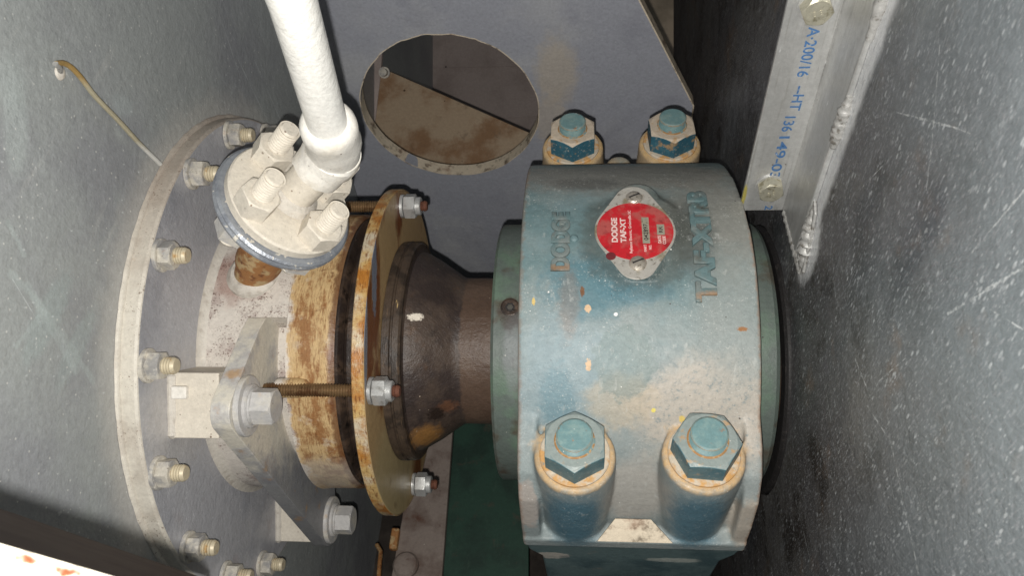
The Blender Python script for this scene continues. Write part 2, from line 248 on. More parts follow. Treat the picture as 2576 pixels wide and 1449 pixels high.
# bearing housing: teal enamel under dust and grime
def hs(px, py): return oncyl(px, py, 430)
STAIN = []
for (x, e) in ((-10, -393), (213, -388)):
    STAIN.append(('blob', C(196, 158, 104), XEN(x, e, 268), (74, 74, 14), .5, {'tilt': 1, 'soft': .2, 'amt': .8, 'ws': 14}))
    STAIN.append(('blob', C(54, 98, 116), XEN(x, e - 70, 130), (60, 60, 118), .6, {'tilt': 1, 'soft': .35, 'amt': .8, 'ws': 30}))
for (x, e) in ((-18, 396), (208, 402)):
    STAIN.append(('blob', C(172, 148, 116), XEN(x, e, 240), (110, 110, 80), .6, {'tilt': 1, 'soft': .3, 'amt': .85, 'ws': 30}))
    STAIN.append(('blob', C(198, 164, 112), XEN(x, e, 272), (74, 74, 14), .6, {'tilt': 1, 'soft': .2, 'amt': .7, 'ws': 14}))
M['teal'] = material('dusty_teal_enamel', C(100, 123, 126), [
    ('noise', C(122, 136, 136), 150, .40, .62, {}),
    ('noise', C(112, 134, 139), 70, .52, .7, {'amt': .5}),
    ('axis', C(146, 149, 147), -e_, 20, 330, {'warp': 460, 'ws': 120, 'amt': .6}),
    ('blob', C(120, 140, 147), hs(1430, 960), (90, 120, 150), .9, {'soft': .45, 'amt': .7}),
    ('blob', C(168, 160, 149), hs(1780, 1040), (140, 100, 150), 1.0, {'soft': .3, 'amt': .9, 'mul': (9, .30, .48)}),
    ('blob', C(178, 162, 138), hs(1560, 1010), (60, 50, 90), 1.0, {'soft': .3, 'amt': .5}),
    ('blob', C(160, 154, 146), XEN(100, -410, 150), (70, 70, 140), .7, {'soft': .3, 'amt': .7}),
    ('blob', C(168, 159, 147), XEN(305, -445, 110), (30, 60, 160), .7, {'soft': .2, 'amt': .9}),
    ('blob', C(158, 150, 143), XEN(-98, -435, 150), (22, 60, 130), .9, {'soft': .15, 'amt': .9, 'ws': 22}),
    *STAIN,
    ('blob', C(74, 114, 126), hs(1480, 715), (85, 55, 120), 1.2, {'soft': .35, 'amt': .65}),
    ('blob', C(76, 114, 126), hs(1600, 730), (60, 26, 60), 1.0, {'soft': .35, 'amt': .6}),
    ('blob', C(78, 116, 128), hs(1400, 1000), (30, 60, 120), 1.2, {'soft': .3, 'amt': .45}),
    ('blob', C(108, 124, 122), hs(1570, 915), (55, 62, 60), 1.0, {'soft': .1, 'amt': .6, 'ws': 24}),
    ('blob', C(124, 118, 110), hs(1560, 440), (260, 50, 120), .9, {'soft': .4, 'amt': .75}),
    ('blob', C(134, 129, 121), hs(1800, 540), (110, 120, 120), .9, {'soft': .5, 'amt': .75}), ('blob', C(136, 140, 136), hs(1840, 800), (60, 120, 120), 1.0, {'soft': .5, 'amt': .6}),
    ('blob', C(76, 78, 76), hs(1480, 462), (70, 16, 40), 1.3, {'soft': .45, 'amt': .55}),
    ('blob', C(60, 70, 70), hs(1740, 590), (40, 90, 90), 1.1, {'soft': .45, 'amt': .6}),
    ('blob', C(72, 74, 68), hs(1600, 590), (104, 124, 110), .6, {'soft': .18, 'amt': .6, 'ws': 26}),
    ('blob', C(126, 104, 90), hs(1430, 760), (18, 60, 60), 1.6, {'soft': .4, 'amt': .4, 'ws': 20}),
    ('noise', C(196, 196, 190), 3.6, .58, .66, {'amt': .6, 'ro': .7, 'mul': (110, .44, .58)}), ('noise', C(64, 78, 80), 5, .62, .70, {'amt': .4, 'ro': .7}),
    ('noise', C(178, 180, 176), 14, .60, .72, {'amt': .35, 'st': (1, .5, .5)}),
    ('speck', C(222, 222, 218), 9, .16, .35, {'gate': 110, 'amt': .85}), ('speck', C(226, 224, 218), 28, .075, .5, {}),
    ('speck', C(58, 48, 42), 20, .09, .35, {}), ('speck', C(134, 88, 54), 60, .06, .4, {}),
    ('blob', C(196, 166, 132), hs(1479, 776), (6, 7, 16), 1.4, {'soft': .12, 'ws': 4}), ('blob', C(196, 166, 132), hs(1480, 920), (5, 11, 16), 1.5, {'soft': .12, 'ws': 5}),
    ('blob', C(112, 80, 56), hs(1465, 733), (4, 9, 20), 1.4, {'soft': .15, 'ws': 4}), ('blob', C(210, 194, 104), hs(1644, 1033), (4, 4, 12), .5, {'soft': .1, 'ws': 4}),
    ('blob', C(196, 172, 96), hs(1716, 1055), (5, 6, 14), 1.3, {'soft': .2, 'ws': 4}), ('blob', C(196, 170, 104), hs(1342, 758), (3, 8, 14), 1.4, {'soft': .1, 'ws': 4}),
    ('blob', C(140, 96, 54), hs(1868, 828), (9, 4, 8), 1.6, {'soft': .2, 'ws': 4}), ('blob', C(224, 224, 220), hs(1549, 791), (3.5, 3.5, 12), .6, {'soft': .1, 'ws': 4}),
    ('axis', C(150, 104, 66), (1, 0, 0), -103, -112, {'warp': 22, 'ws': 18, 'amt': .3}), ('axis', C(150, 104, 66), (1, 0, 0), 309, 316, {'warp': 20, 'ws': 16, 'amt': .45})],
    rough=.5, bump=[(4, .4), (11, .5), (30, 1.1), (90, 3)], spec=.4)
TL = [('noise', C(70, 112, 122), 30, .45, .65, {}), ('up', C(160, 156, 146), n_, .75, .95, {'warp': .5, 'ws': 24, 'amt': .85}),
      ('noise', C(176, 128, 76), 26, .62, .72, {'amt': .7}), ('speck', C(206, 202, 190), 9, .2, .3, {})]
M['teal_nut'] = material('teal_enamel_nut', C(66, 102, 112), [('noise', C(88, 118, 124), 30, .42, .62, {}), ('noise', C(150, 150, 144), 10, .56, .70, {'amt': .5}), ('up', C(140, 148, 144), n_, .7, .9, {'warp': .25, 'amt': .9}),
      ('noise', C(186, 140, 84), 22, .60, .72, {'amt': .6}), ('speck', C(206, 202, 190), 9, .18, .3, {})], rough=.45, bump=[(5, .5), (20, .8)])
M['dusty_nut'] = material('dusty_enamel_nut', C(44, 88, 104), [('noise', C(60, 104, 118), 30, .5, .7, {}), ('up', C(186, 172, 154), n_, .5, .8, {'warp': .5, 'ws': 14}),
      ('noise', C(176, 138, 90), 20, .55, .70, {'amt': .7}), ('noise', C(200, 190, 172), 7, .58, .68, {'amt': .5})], rough=.6, bump=[(5, .5)])
M['teal_stud'] = material('teal_enamel_stud', C(104, 134, 136), [('noise', C(122, 146, 144), 20, .45, .65, {}), ('noise', C(160, 104, 56), 16, .62, .72, {}), ('speck', C(206, 206, 200), 9, .16, .3, {})], rough=.5, bump=[(5, .6)])
M['washer_ring'] = material('rust_edged_washer', C(188, 176, 158), [('noise', C(190, 146, 92), 26, .45, .62, {}), ('noise', C(104, 130, 132), 24, .62, .72, {})], rough=.6, bump=[(5, .6)])
M['teal_letters'] = material('worn_cast_lettering', C(92, 114, 116), [('noise', C(112, 120, 118), 60, .42, .6, {}), ('noise', C(84, 84, 78), 40, .5, .7, {}), ('blob', C(176, 120, 60), hs(1790, 748), (26, 10, 20), 1.4, {'soft': .6, 'amt': .5, 'ws': 8}), ('blob', C(170, 116, 60), hs(1412, 672), (22, 6, 20), 1.4, {'soft': .6, 'amt': .4, 'ws': 8})], rough=.42, bump=[(5, .6)])
M['rust_line'] = material('orange_rust_line', C(150, 112, 70), [('noise', C(176, 150, 112), 12, .46, .6, {}), ('noise', C(110, 132, 132), 12, .54, .62, {})], rough=.7, bump=[(4, .8)])
M['base_teal'] = material('dark_teal_base', C(84, 102, 103), [('blob', C(160, 156, 148), XEN(-60, -452, -76), (40, 40, 16), .6, {'soft': .1, 'ws': 12}), ('blob', C(150, 156, 150), XEN(190, -452, -84), (60, 40, 12), .6, {'soft': .1, 'ws': 12}), ('noise', C(60, 80, 84), 90, .42, .65, {}), ('noise', C(120, 116, 108), 40, .62, .75, {'amt': .5})], rough=.5, bump=[(8, .8)])
M['collar_green'] = material('oily_green_collar', C(88, 97, 92), [('noise', C(92, 110, 96), 90, .45, .65, {}), ('noise', C(74, 62, 50), 70, .52, .7, {'amt': .8}), ('noise', C(120, 118, 112), 30, .62, .75, {'amt': .4}),
      ('blob', C(120, 124, 126), oncyl(1290, 880, 294), (18, 90, 80), .8, {'soft': .3, 'amt': .55}), ('blob', C(60, 48, 44), oncyl(1286, 790, 294), (24, 34, 30), .9, {'soft': .4, 'amt': .7}),
      ('speck', C(40, 32, 28), 14, .14, .3, {}), ('speck', C(190, 186, 176), 16, .12, .2, {})], rough=.5, bump=[(6, .7), (30, 1)])
M['plate_alu'] = material('brushed_aluminium_plate', C(186, 182, 174), [('noise', C(150, 140, 118), 34, .48, .62, {}), ('noise', C(92, 80, 62), 12, .58, .70, {'amt': .8}), ('speck', C(70, 58, 44), 7, .2, .3, {})], rough=.45, metal=.3, bump=[(5, .3)])
M['label_red'] = material('red_label_print', C(184, 36, 44), [('noise', C(166, 92, 86), 34, .46, .62, {'amt': .75}), ('noise', C(120, 34, 38), 26, .54, .7, {'amt': .6}), ('noise', C(110, 40, 36), 12, .68, .76, {'amt': .6}), ('speck', C(220, 190, 180), 9, .13, .15, {})], rough=.5, bump=[(4, .2)])
M['label_white'] = material('white_label_print', C(222, 196, 190), [('noise', C(200, 110, 106), 10, .6, .72, {'amt': .7})], rough=.55)
M['label_silver'] = material('silver_label_box', C(170, 166, 148), [('noise', C(130, 126, 104), 12, .5, .7, {})], rough=.45, metal=.3)
M['ink_black'] = material('stamped_ink', C(46, 44, 44), [], rough=.6)
M['ink_blue'] = material('blue_marking_ink', C(62, 98, 140), [('noise', C(150, 160, 170), 7, .60, .72, {'amt': .8})], rough=.6)
M['maroon'] = material('maroon_rivet', C(104, 40, 44), [], rough=.6)
M['screw_metal'] = material('scratched_screw', C(188, 180, 168), [('noise', C(120, 110, 96), 7, .5, .7, {})], rough=.35, metal=.6, bump=[(3, .8)])
M['alu_angle'] = material('milled_aluminium', C(178, 178, 176), [('noise', C(198, 198, 196), 60, .45, .65, {'tilt': 1, 'st': (1, 1, .2)}), ('noise', C(150, 148, 142), 14, .56, .7, {'tilt': 1, 'st': (2, 2, .12), 'amt': .5}),
      ('noise', C(226, 226, 226), 9, .66, .74, {'tilt': 1, 'st': (1, 1, .3)}), ('speck', C(96, 84, 66), 22, .09, .3, {}), ('blob', C(206, 190, 70), onX(1872, 500, 310), (6, 12, 40), .5, {'tilt': 1, 'ws': 5, 'amt': .8})],
      rough=.38, metal=.55, bump=[(5, .5, (2, 2, .2), 1), (40, 1)])
M['weld'] = material('weld_bead', C(166, 165, 162), [('noise', C(112, 108, 102), 12, .50, .66, {})], rough=.5, metal=.35, bump=[(5, 1.2)])
M['weld_paint'] = material('painted_weld', C(196, 190, 180), [('noise', C(166, 158, 148), 18, .5, .7, {})], rough=.55, bump=[(6, 1.4), (14, 1.5)])
M['bolt_steel'] = material('yellowish_bolt_steel', C(186, 182, 164), [('noise', C(140, 134, 112), 12, .5, .7, {})], rough=.33, metal=.6, bump=[(4, .5)])
RY0, RY1 = onX(178, 168, -785)[1], onX(403, 412, -785)[1]
M['rod'] = material('tarnished_rod', C(186, 178, 152), [('axis', C(176, 146, 92), (0, 1, 0), RY0 - 22, RY0 - 8, {'warp': 20}), ('axis', C(222, 222, 218), (0, 1, 0), RY1 + 30, RY1 + 12, {'warp': 10})], rough=.4, metal=.4, bump=[(4, .6)])
M['green_steel'] = material('dark_green_frame', C(38, 66, 54), [('noise', C(30, 52, 43), 130, .4, .62, {}), ('noise', C(74, 62, 52), 60, .58, .72, {'amt': .6}), ('noise', C(60, 84, 70), 24, .6, .72, {'amt': .4, 'st': (1, .3, .3)}), ('speck', C(150, 150, 120), 90, .06, .3, {})], rough=.6, bump=[(30, 1)])
M['grey_frame'] = material('dirty_grey_frame', C(134, 122, 114), [('noise', C(112, 98, 90), 90, .45, .65, {}), ('noise', C(84, 50, 32), 90, .62, .74, {'amt': .85}), ('noise', C(80, 52, 46), 34, .62, .74, {'amt': .6}), ('speck', C(190, 184, 176), 22, .12, .3, {})], rough=.75, bump=[(12, 1)])
M['beam'] = material('brown_primed_beam', C(88, 72, 64), [('noise', C(76, 60, 54), 80, .45, .65, {})], rough=.8)
M['beam_edge'] = material('worn_beam_edge', C(230, 222, 205), [('noise', C(150, 96, 54), 26, .62, .70, {'amt': .8}), ('line', C(84, 46, 24), atD(-160, 1341, 343), atD(440, 1510, 460), 3.2, {'warp': 9, 'ws': 12})], rough=.6)
M['black'] = material('black_rubber_seal', C(30, 28, 28), [('noise', C(60, 56, 54), 14, .55, .7, {'amt': .7})], rough=.6, bump=[(6, 1.5)])

# ------------------------------------------------------------------ mesh helpers (all points in working units)
def place(o, parent, name_loc=None):
    COL.objects.link(o)
    if parent is not None: o.parent = parent
    return o
def mesh(name, V, F, mat, parent=None, origin=None, smooth=28, bevel=0, seg=2):
    """V in machine coordinates unless the parent is a bolt frame; origin = where the object's own origin sits."""
    if origin is None: origin = parent['_o'] if parent is not None and '_o' in parent else (0, 0, 0)
    O = np.array(origin, float); V = (np.array(V, float) - O) * U
    me = bpy.data.meshes.new(name); me.from_pydata([tuple(v) for v in V], [], [tuple(f) for f in F]); me.update()
    bm = bmesh.new(); bm.from_mesh(me); bmesh.ops.remove_doubles(bm, verts=bm.verts, dist=U * .02); bmesh.ops.recalc_face_normals(bm, faces=bm.faces); bm.to_mesh(me); bm.free()
    me.materials.append(mat)
    for p in me.polygons: p.use_smooth = smooth > 0
    o = bpy.data.objects.new(name, me); place(o, parent)
    if parent is None: o.location = Vector(O) * U
    if bevel:
        b = o.modifiers.new('bevel', 'BEVEL'); b.width = bevel * U; b.segments = seg; b.limit_method = 'ANGLE'; b.angle_limit = math.radians(32); b.harden_normals = True
    if smooth > 0: me.set_sharp_from_angle(angle=math.radians(smooth))
    return o
def empty(name, loc, label, cat, group=None):
    o = bpy.data.objects.new(name, None); COL.objects.link(o); o.location = Vector(loc) * U; o.empty_display_size = .02
    o['label'] = label; o['category'] = cat
    if group: o['group'] = group
    o['_o'] = [float(v) for v in loc]; return o
def tag(o, label, cat, group=None):
    o['label'] = label; o['category'] = cat
    if group: o['group'] = group
    return o
def struct(o): o['kind'] = 'structure'; return o
def frame(d):                    # two directions square to d
    d = nrm(d); a = np.array([0, 1., 0]) if abs(d[1]) < .9 else np.array([1., 0, 0])
    u = nrm(np.cross(a, d)); return d, u, np.cross(d, u)
def lathe(prof, o, d, seg=48, cap=True, a0=0, a1=2*math.pi):
    """prof: list of (distance along d, radius)"""
    d, u, v = frame(d); o = np.array(o, float); V = []; F = []; full = abs(a1 - a0 - 2*math.pi) < 1e-6; m = seg if full else seg + 1
    for (h, r) in prof:
        for k in range(m):
            a = a0 + (a1 - a0) * k / seg; V.append(o + d*h + r*(math.cos(a)*u + math.sin(a)*v))
    for i in range(len(prof) - 1):
        for k in range(seg):
            k2 = (k + 1) % m; F.append((i*m + k, i*m + k2, (i+1)*m + k2, (i+1)*m + k))
    if cap and full:
        if prof[0][1] > .01: F.append(tuple(range(m)))
        if prof[-1][1] > .01: F.append(tuple((len(prof)-1)*m + k for k in range(m)))
    return V, F
def join(*VF):
    V = []; F = []
    for v, f in VF:
        b = len(V); V += list(v); F += [tuple(i + b for i in g) for g in f]
    return V, F
def prism(poly, vec):            # closed polygon (3D points) swept along a vector
    n = len(poly); vec = np.array(vec, float); V = [np.array(p, float) for p in poly] + [np.array(p, float) + vec for p in poly]
    return V, [tuple(range(n)), tuple(range(2*n - 1, n - 1, -1))] + [(i, (i+1) % n, n + (i+1) % n, n + i) for i in range(n)]
def box(c, a, b, d):             # centre and three half vectors
    c, a, b, d = (np.array(x, float) for x in (c, a, b, d)); return prism([c-a-b-d, c+a-b-d, c+a+b-d, c-a+b-d], 2*d)
def tube(pts, rad, seg=16, cap=True):
    pts = [np.array(p, float) for p in pts]; V = []; F = []; u = None
    for i, p in enumerate(pts):
        t = nrm(pts[min(i+1, len(pts)-1)] - pts[max(i-1, 0)])
        if u is None: _, u, _ = frame(t)
        u = nrm(u - t * (u @ t)); v = np.cross(t, u); r = rad[i] if hasattr(rad, '__len__') else rad
        for k in range(seg): a = 2*math.pi*k/seg; V.append(p + r*(math.cos(a)*u + math.sin(a)*v))
    for i in range(len(pts) - 1):
        for k in range(seg): F.append((i*seg+k, i*seg+(k+1) % seg, (i+1)*seg+(k+1) % seg, (i+1)*seg+k))
    if cap: F.append(tuple(range(seg))); F.append(tuple((len(pts)-1)*seg + k for k in range(seg)))
    return V, F
def thread(r, h0, h1, pitch=5.0, depth=1.8, cham=3):
    """helical-looking thread profile as rings"""
    P = [(h0, r)]; h = h0
    while h + pitch < h1 - cham:
        P += [(h + pitch*.35, r - depth), (h + pitch*.55, r - depth), (h + pitch, r)]; h += pitch
    P += [(h1 - cham, r - depth*.6), (h1, r - cham), (h1 + .01, 0.01)]
    return P
def hexnut(af, h0, h1, rot=0, cham=.12, bore=0, lower=False):
    """along local Z: a chamfered hexagon; chamfer made by pulling corners in towards a round land"""
    V = []; F = []; R = af / math.sqrt(3); N = 36; rl = af/2 * .97
    def ring(h, fn):
        b = len(V)
        for k in range(N):
            a = 2*math.pi*k/N; hx = (af/2) / math.cos(((a + math.pi/6) % (math.pi/3)) - math.pi/6)
            r, dh = fn(hx); V.append((r*math.cos(a+rot), r*math.sin(a+rot), h + dh))
        return b
    H = h1 - h0; k = H * cham
    drop = lambda hx: -(hx - af/2*.99) * .5 - k*.15
    rings = [ring(h0, lambda hx: (hx*(.97 if lower else 1), 0)), ring(h0 + k*.6, lambda hx: (hx, 0)), ring(h1, lambda hx: (hx, drop(hx))), ring(h1, lambda hx: (rl, 0)), ring(h1, lambda hx: (af*.30, 0))]
    for a, b in zip(rings[:-1], rings[1:]):
        for q in range(N): F.append((a+q, a+(q+1) % N, b+(q+1) % N, b+q))
    F.append(tuple(rings[-1] + q for q in range(N))); F.append(tuple(rings[0] + q for q in range(N)))
    return V, F
def align(o, P, d, spin=0, parent_o=(0, 0, 0)):
    o.location = (Vector(P) - Vector(parent_o)) * U
    q = Vector(nrm(d)).to_track_quat('Z', 'Y'); o.rotation_mode = 'QUATERNION'; o.rotation_quaternion = q @ Quaternion((0, 0, 1), spin)
def lm(name, VF, mat, parent=None, smooth=28, bevel=0):     # mesh in a local bolt frame
    return mesh(name, VF[0], VF[1], mat, parent, origin=(0, 0, 0), smooth=smooth, bevel=bevel)
def copy_part(src, parent):
    c = src.copy(); COL.objects.link(c); c.parent = parent
    for ch in src.children:
        k = ch.copy(); COL.objects.link(k); k.parent = c
    return c
def text(body, size, depth=0, bold=0, bev=0, res=6, sx=1.0):
    cu = bpy.data.curves.new('t', 'FONT'); cu.body = body; cu.size = size; cu.align_x = 'CENTER'; cu.align_y = 'CENTER'
    cu.extrude = depth; cu.offset = bold; cu.bevel_depth = bev; cu.bevel_resolution = 2; cu.resolution_u = res
    o = bpy.data.objects.new('t', cu); COL.objects.link(o); dg = bpy.context.evaluated_depsgraph_get(); dg.update()
    me = bpy.data.meshes.new_from_object(o.evaluated_get(dg)); bpy.data.objects.remove(o); bpy.data.curves.remove(cu)
    V = np.array([tuple(v.co) for v in me.vertices]); F = [tuple(p.vertices) for p in me.polygons]; bpy.data.meshes.remove(me)
    V[:, 0] -= (V[:, 0].min() + V[:, 0].max())/2; V[:, 1] -= (V[:, 1].min() + V[:, 1].max())/2; V[:, 0] *= sx
    return V, F
def flat_text(name, body, size, length, o, right, up, mat, parent, bold=0, lift=.6, thick=.25):
    V, F = text(body, size, thick, bold); V[:, 0] *= length / (V[:, 0].max() - V[:, 0].min())
    right, up = nrm(right), nrm(up); nn = np.cross(right, up)
    P = [np.array(o) + right*v[0] + up*v[1] + nn*(v[2] + lift) for v in V]
    return mesh(name, P, F, mat, parent, smooth=0)

# ------------------------------------------------------------------ the setting
XL, XR = -797., 400.
def slab(name, pts, mat, vec): o = mesh(name, *prism(pts, vec), mat, None, smooth=0); return struct(o)
slab('left_wall', [(XL, -2600, -2600), (XL, -2600, 1330), (XL, 1500, 1330), (XL, 2600, 400), (XL, 2600, -2600)], M['left_wall'], (-10, 0, 0))
# right wall with the shaft opening cut through it
def wall_with_hole(name, outer, cen, R, mat, vec, N=64, rag=0):
    """outer polygon (3D, coplanar), circular hole; ring of quads/tris between them, given thickness along vec"""
    cen = np.array(cen, float); P = [np.array(p, float) for p in outer]; nn = nrm(np.cross(P[1]-P[0], P[2]-P[1])); a = nrm(P[1]-P[0]); b = np.cross(nn, a)
    inn, out = [], []
    for k in range(N):
        t = 2*math.pi*k/N; d = a*math.cos(t) + b*math.sin(t); rr = R + rag*(.6*math.sin(7*t+1)*math.sin(3*t) + .5*random.uniform(-1, 1)); inn.append(cen + d*rr)
        best = None
        for i in range(len(P)):
            p, q = P[i], P[(i+1) % len(P)]; e1 = q-p; A = np.array([[d@a, -(e1@a)], [d@b, -(e1@b)]]); r = np.array([(p-cen)@a, (p-cen)@b])
            if abs(np.linalg.det(A)) < 1e-9: continue
            s, w = np.linalg.solve(A, r)
            if s > 0 and -1e-6 <= w <= 1+1e-6 and (best is None or s < best): best = s
        out.append((best, d))
    # move the nearest ray ends onto the true corners
    O = [cen + d*s for s, d in out]
    for p in P:
        k = min(range(N), key=lambda k: np.linalg.norm(np.cross(nrm(p-cen), out[k][1])) + (2 if (p-cen)@out[k][1] < 0 else 0)); O[k] = p
    vec = np.array(vec, float); V = inn + O + [v+vec for v in inn] + [v+vec for v in O]; F = []
    for k in range(N):
        j = (k+1) % N; F += [(k, j, N+j, N+k), (2*N+k, 2*N+j, 3*N+j, 3*N+k), (k, j, 2*N+j, 2*N+k), (N+k, N+j, 3*N+j, 3*N+k)]
    return mesh(name, V, F, mat, None, smooth=0)
rw = wall_with_hole('right_wall', [(XR, -1900, -1620), (XR, 2400, -1620), (XR, 2400, 200), (XR, 1300, 1500), (XR, -1900, 1500)], (XR, -12, -4), 304, M['right_wall'], (10, 0, 0), N=96, rag=3)
struct(rw)
slab('floor', [XEN(-1400, -2600, -1500), XEN(1600, -2600, -1500), XEN(1600, 3000, -1500), XEN(-1400, 3000, -1500)], M['floor'], -20*n_)
slab('far_wall', [(-1200, -900, -2700), (1500, -900, -2700), (1500, 3200, -2700), (-1200, 3200, -2700)], M['beige'], (0, 0, -20))

# ------------------------------------------------------------------ plate with the round opening
bn = -e_; bc = -950.     # stands upright behind the far bolts
def onB(px, py, off=0): return on(px, py, bn, bc + off)
hc = XEN(-412, 950, -73)
bp = empty('support_plate', XEN(-250, 950, -1490), 'blue grey painted steel plate with large round opening behind the shaft', 'steel plate')
pc = [XEN(348, 950, -72), XEN(348, 950, -1490), XEN(-796, 950, -1490), XEN(-796, 950, 900), XEN(-142, 950, 900)]
tmp = wall_with_hole('plate', pc, hc, 282, M['back_plate'], -45*bn, N=96, rag=1.2)
# re-parent with its own origin at the thing's base
def adopt(o, parent):
    d = Vector(parent['_o']) * U - o.location; o.data.transform(Matrix.Translation(-d)); o.location = (0, 0, 0); o.parent = parent
adopt(tmp, bp)
E_ = M['cut_edge']
def edge_strip(pts, w):          # bare cut edge, 1.5 mm proud of the paint
    pass
# rim of the opening: bare metal lip
rimV, rimF = [], []
aa = nrm(np.cross([0, 1, 0], bn)); bb = np.cross(bn, aa); N = 128
for (h, r) in ((1.0, 283.5), (1.2, 280.5), (-46, 280.5), (-46, 284)):
    for k in range(N):
        t = 2*math.pi*k/N; rr = r + (1.8*math.sin(5*t) * math.sin(11*t+.6) + (3.0*max(0, math.sin(23*t)) if 1.15 < t < 2.4 else 0)) * (1 if h > 0 else .4); rimV.append(hc + bn*h + rr*(aa*math.cos(t) + bb*math.sin(t)))
for i in range(3):
    for k in range(N): rimF.append((i*N+k, i*N+(k+1) % N, (i+1)*N+(k+1) % N, (i+1)*N+k))
mesh('opening_rim', rimV, rimF, E_, bp)
mesh('cut_edge', *prism([XEN(349, 949.4, -72), XEN(349, 949.4, -1490), XEN(345, 949.4, -1490), XEN(345, 949.4, -73), XEN(-146, 949.4, 899), XEN(-141.4, 949.4, 899)], 46*e_), E_, bp, smooth=0)

# beyond the opening
pz = -1180
pp = empty('partition', onZ(1130, 400, pz), 'rust stained brown panel with a slanting top edge seen through the round opening', 'panel')
mesh('sheet', *prism([onZ(975, 176, pz), onZ(1420, 372, pz), onZ(1420, 560, pz), onZ(760, 560, pz), onZ(760, 176, pz)], (0, 0, -25)), M['brown_panel'], pp, smooth=0, bevel=3)
mesh('side_strip', *prism([onZ(905, 60, pz+6), onZ(962, 120, pz+6), onZ(956, 200, pz+6), onZ(930, 420, pz+6), onZ(890, 420, pz+6)], (0, 0, -22)), M['dark_panel'], pp, smooth=0, bevel=2)
b0 = mesh('sheet_bolt', *lathe([(0, 22), (10, 22), (10, 16), (34, 15), (36, 0.01)], onZ(968, 182, pz), (0, -.2, 1), 20), M['nut_paint'], pp)
dk = mesh('dark_panel', *prism([onZ(700, -50, -2400), onZ(1560, -50, -2400), onZ(1560, 620, -2400), onZ(700, 620, -2400)], (0, 0, -20)), M['dark_panel'], None, smooth=0)
struct(dk); dk.name = 'back_wall'
for (a, b) in (((1010, 170), (1400, 162)), ((1118, 90), (1128, 300)), ((1150, 300), (1400, 288))):
    A, B = onZ(*a, -2399), onZ(*b, -2399); d = nrm(B-A); w = np.cross(d, (0, 0, 1))*4
    st = mesh('panel_seam', *prism([A-w, B-w, B+w, A+w], (0, 0, 2.5)), M['dark_panel'], dk, origin=(0, 0, 0), smooth=0)

# ------------------------------------------------------------------ seal housing: disc, barrel, studs, clamp plate
AX = np.array([1., 0, 0])
def rad(a): a = math.radians(a); return np.array([0, math.sin(a), math.cos(a)])
sh = empty('seal_housing', (-797, 0, 0), 'white and silver painted shaft seal housing with big bolted disc on the left wall', 'seal housing')
mesh('mounting_disc', *lathe([(0.5, 543), (33, 543), (36, 540), (36, 250), (0.5, 250), (0.5, 543)], (-797, 0, 0), AX, 160, cap=False), M['disc_face'], sh)
mesh('disc_rim', *lathe([(0.6, 544), (2, 545), (31, 545), (35.5, 542.5), (36.6, 540)], (-797, 0, 0), AX, 200, cap=False), M['rim_paint'], sh)
wv, wf = [], []
NW = 420
for k in range(NW):              # weld bead between disc and wall
    a = 2*math.pi*k/NW; q = .72 + .05*math.sin(k*.9) + .04*random.uniform(-1, 1)
    for j in range(5):
        b = math.pi/2*j/4; wv.append(np.array([-796.5 + 9*q*math.sin(b), 0, 0]) + (545 + 11*q*math.cos(b)*(1 if j < 4 else 0)) * np.array([0, math.sin(a), math.cos(a)]))
for k in range(NW):
    for j in range(4): wf.append((k*5+j, ((k+1) % NW)*5+j, ((k+1) % NW)*5+j+1, k*5+j+1))
mesh('weld_bead', wv, wf, M['rim_paint'], sh)
# barrel: pocketed below the upper shoulder
bv, bf = [], []; xs = [-762, -757, -752, -700, -657, -655, -652, -600, -590, -584, -582, -560, -540, -520, -505, -498, -490, -486, -486]; NA = 180
xs = sorted(set(xs + list(range(-750, -490, 14))))
def rb(x, a):
    r = 320.0
    if x <= -757: r = 326
    if -656 < x < -583 and not (14 < a < 150): r = 268
    if -582.5 <= x <= -574: r = 323
    if x > -498: r = 320 - (x+498)*.45
    return r
for x in xs:
    for k in range(NA): a = -180 + 360*k/NA; bv.append(np.array([x, 0, 0]) + rb(x, a)*rad(a))
for i in range(len(xs)-1):
    for k in range(NA): bf.append((i*NA+k, i*NA+(k+1) % NA, (i+1)*NA+(k+1) % NA, (i+1)*NA+k))
m0 = len(bv)
for k in range(NA): bv.append(np.array([xs[-1]-4, 0, 0]) + 302*rad(-180+360*k/NA))
for k in range(NA): bf.append(((len(xs)-1)*NA+k, (len(xs)-1)*NA+(k+1) % NA, m0+(k+1) % NA, m0+k))
for k in range(NA): bv.append(np.array([xs[-1]-60, 0, 0]) + 300*rad(-180+360*k/NA))
for k in range(NA): bf.append((m0+k, m0+(k+1) % NA, m0+NA+(k+1) % NA, m0+NA+k))
mesh('barrel', bv, bf, M['barrel'], sh, smooth=40)
mesh('barrel_fillet', *lathe([(0, 334), (3, 328), (9, 322), (16, 319.5)], (-761, 0, 0), AX, 120, cap=False), M['weld_paint'], sh)
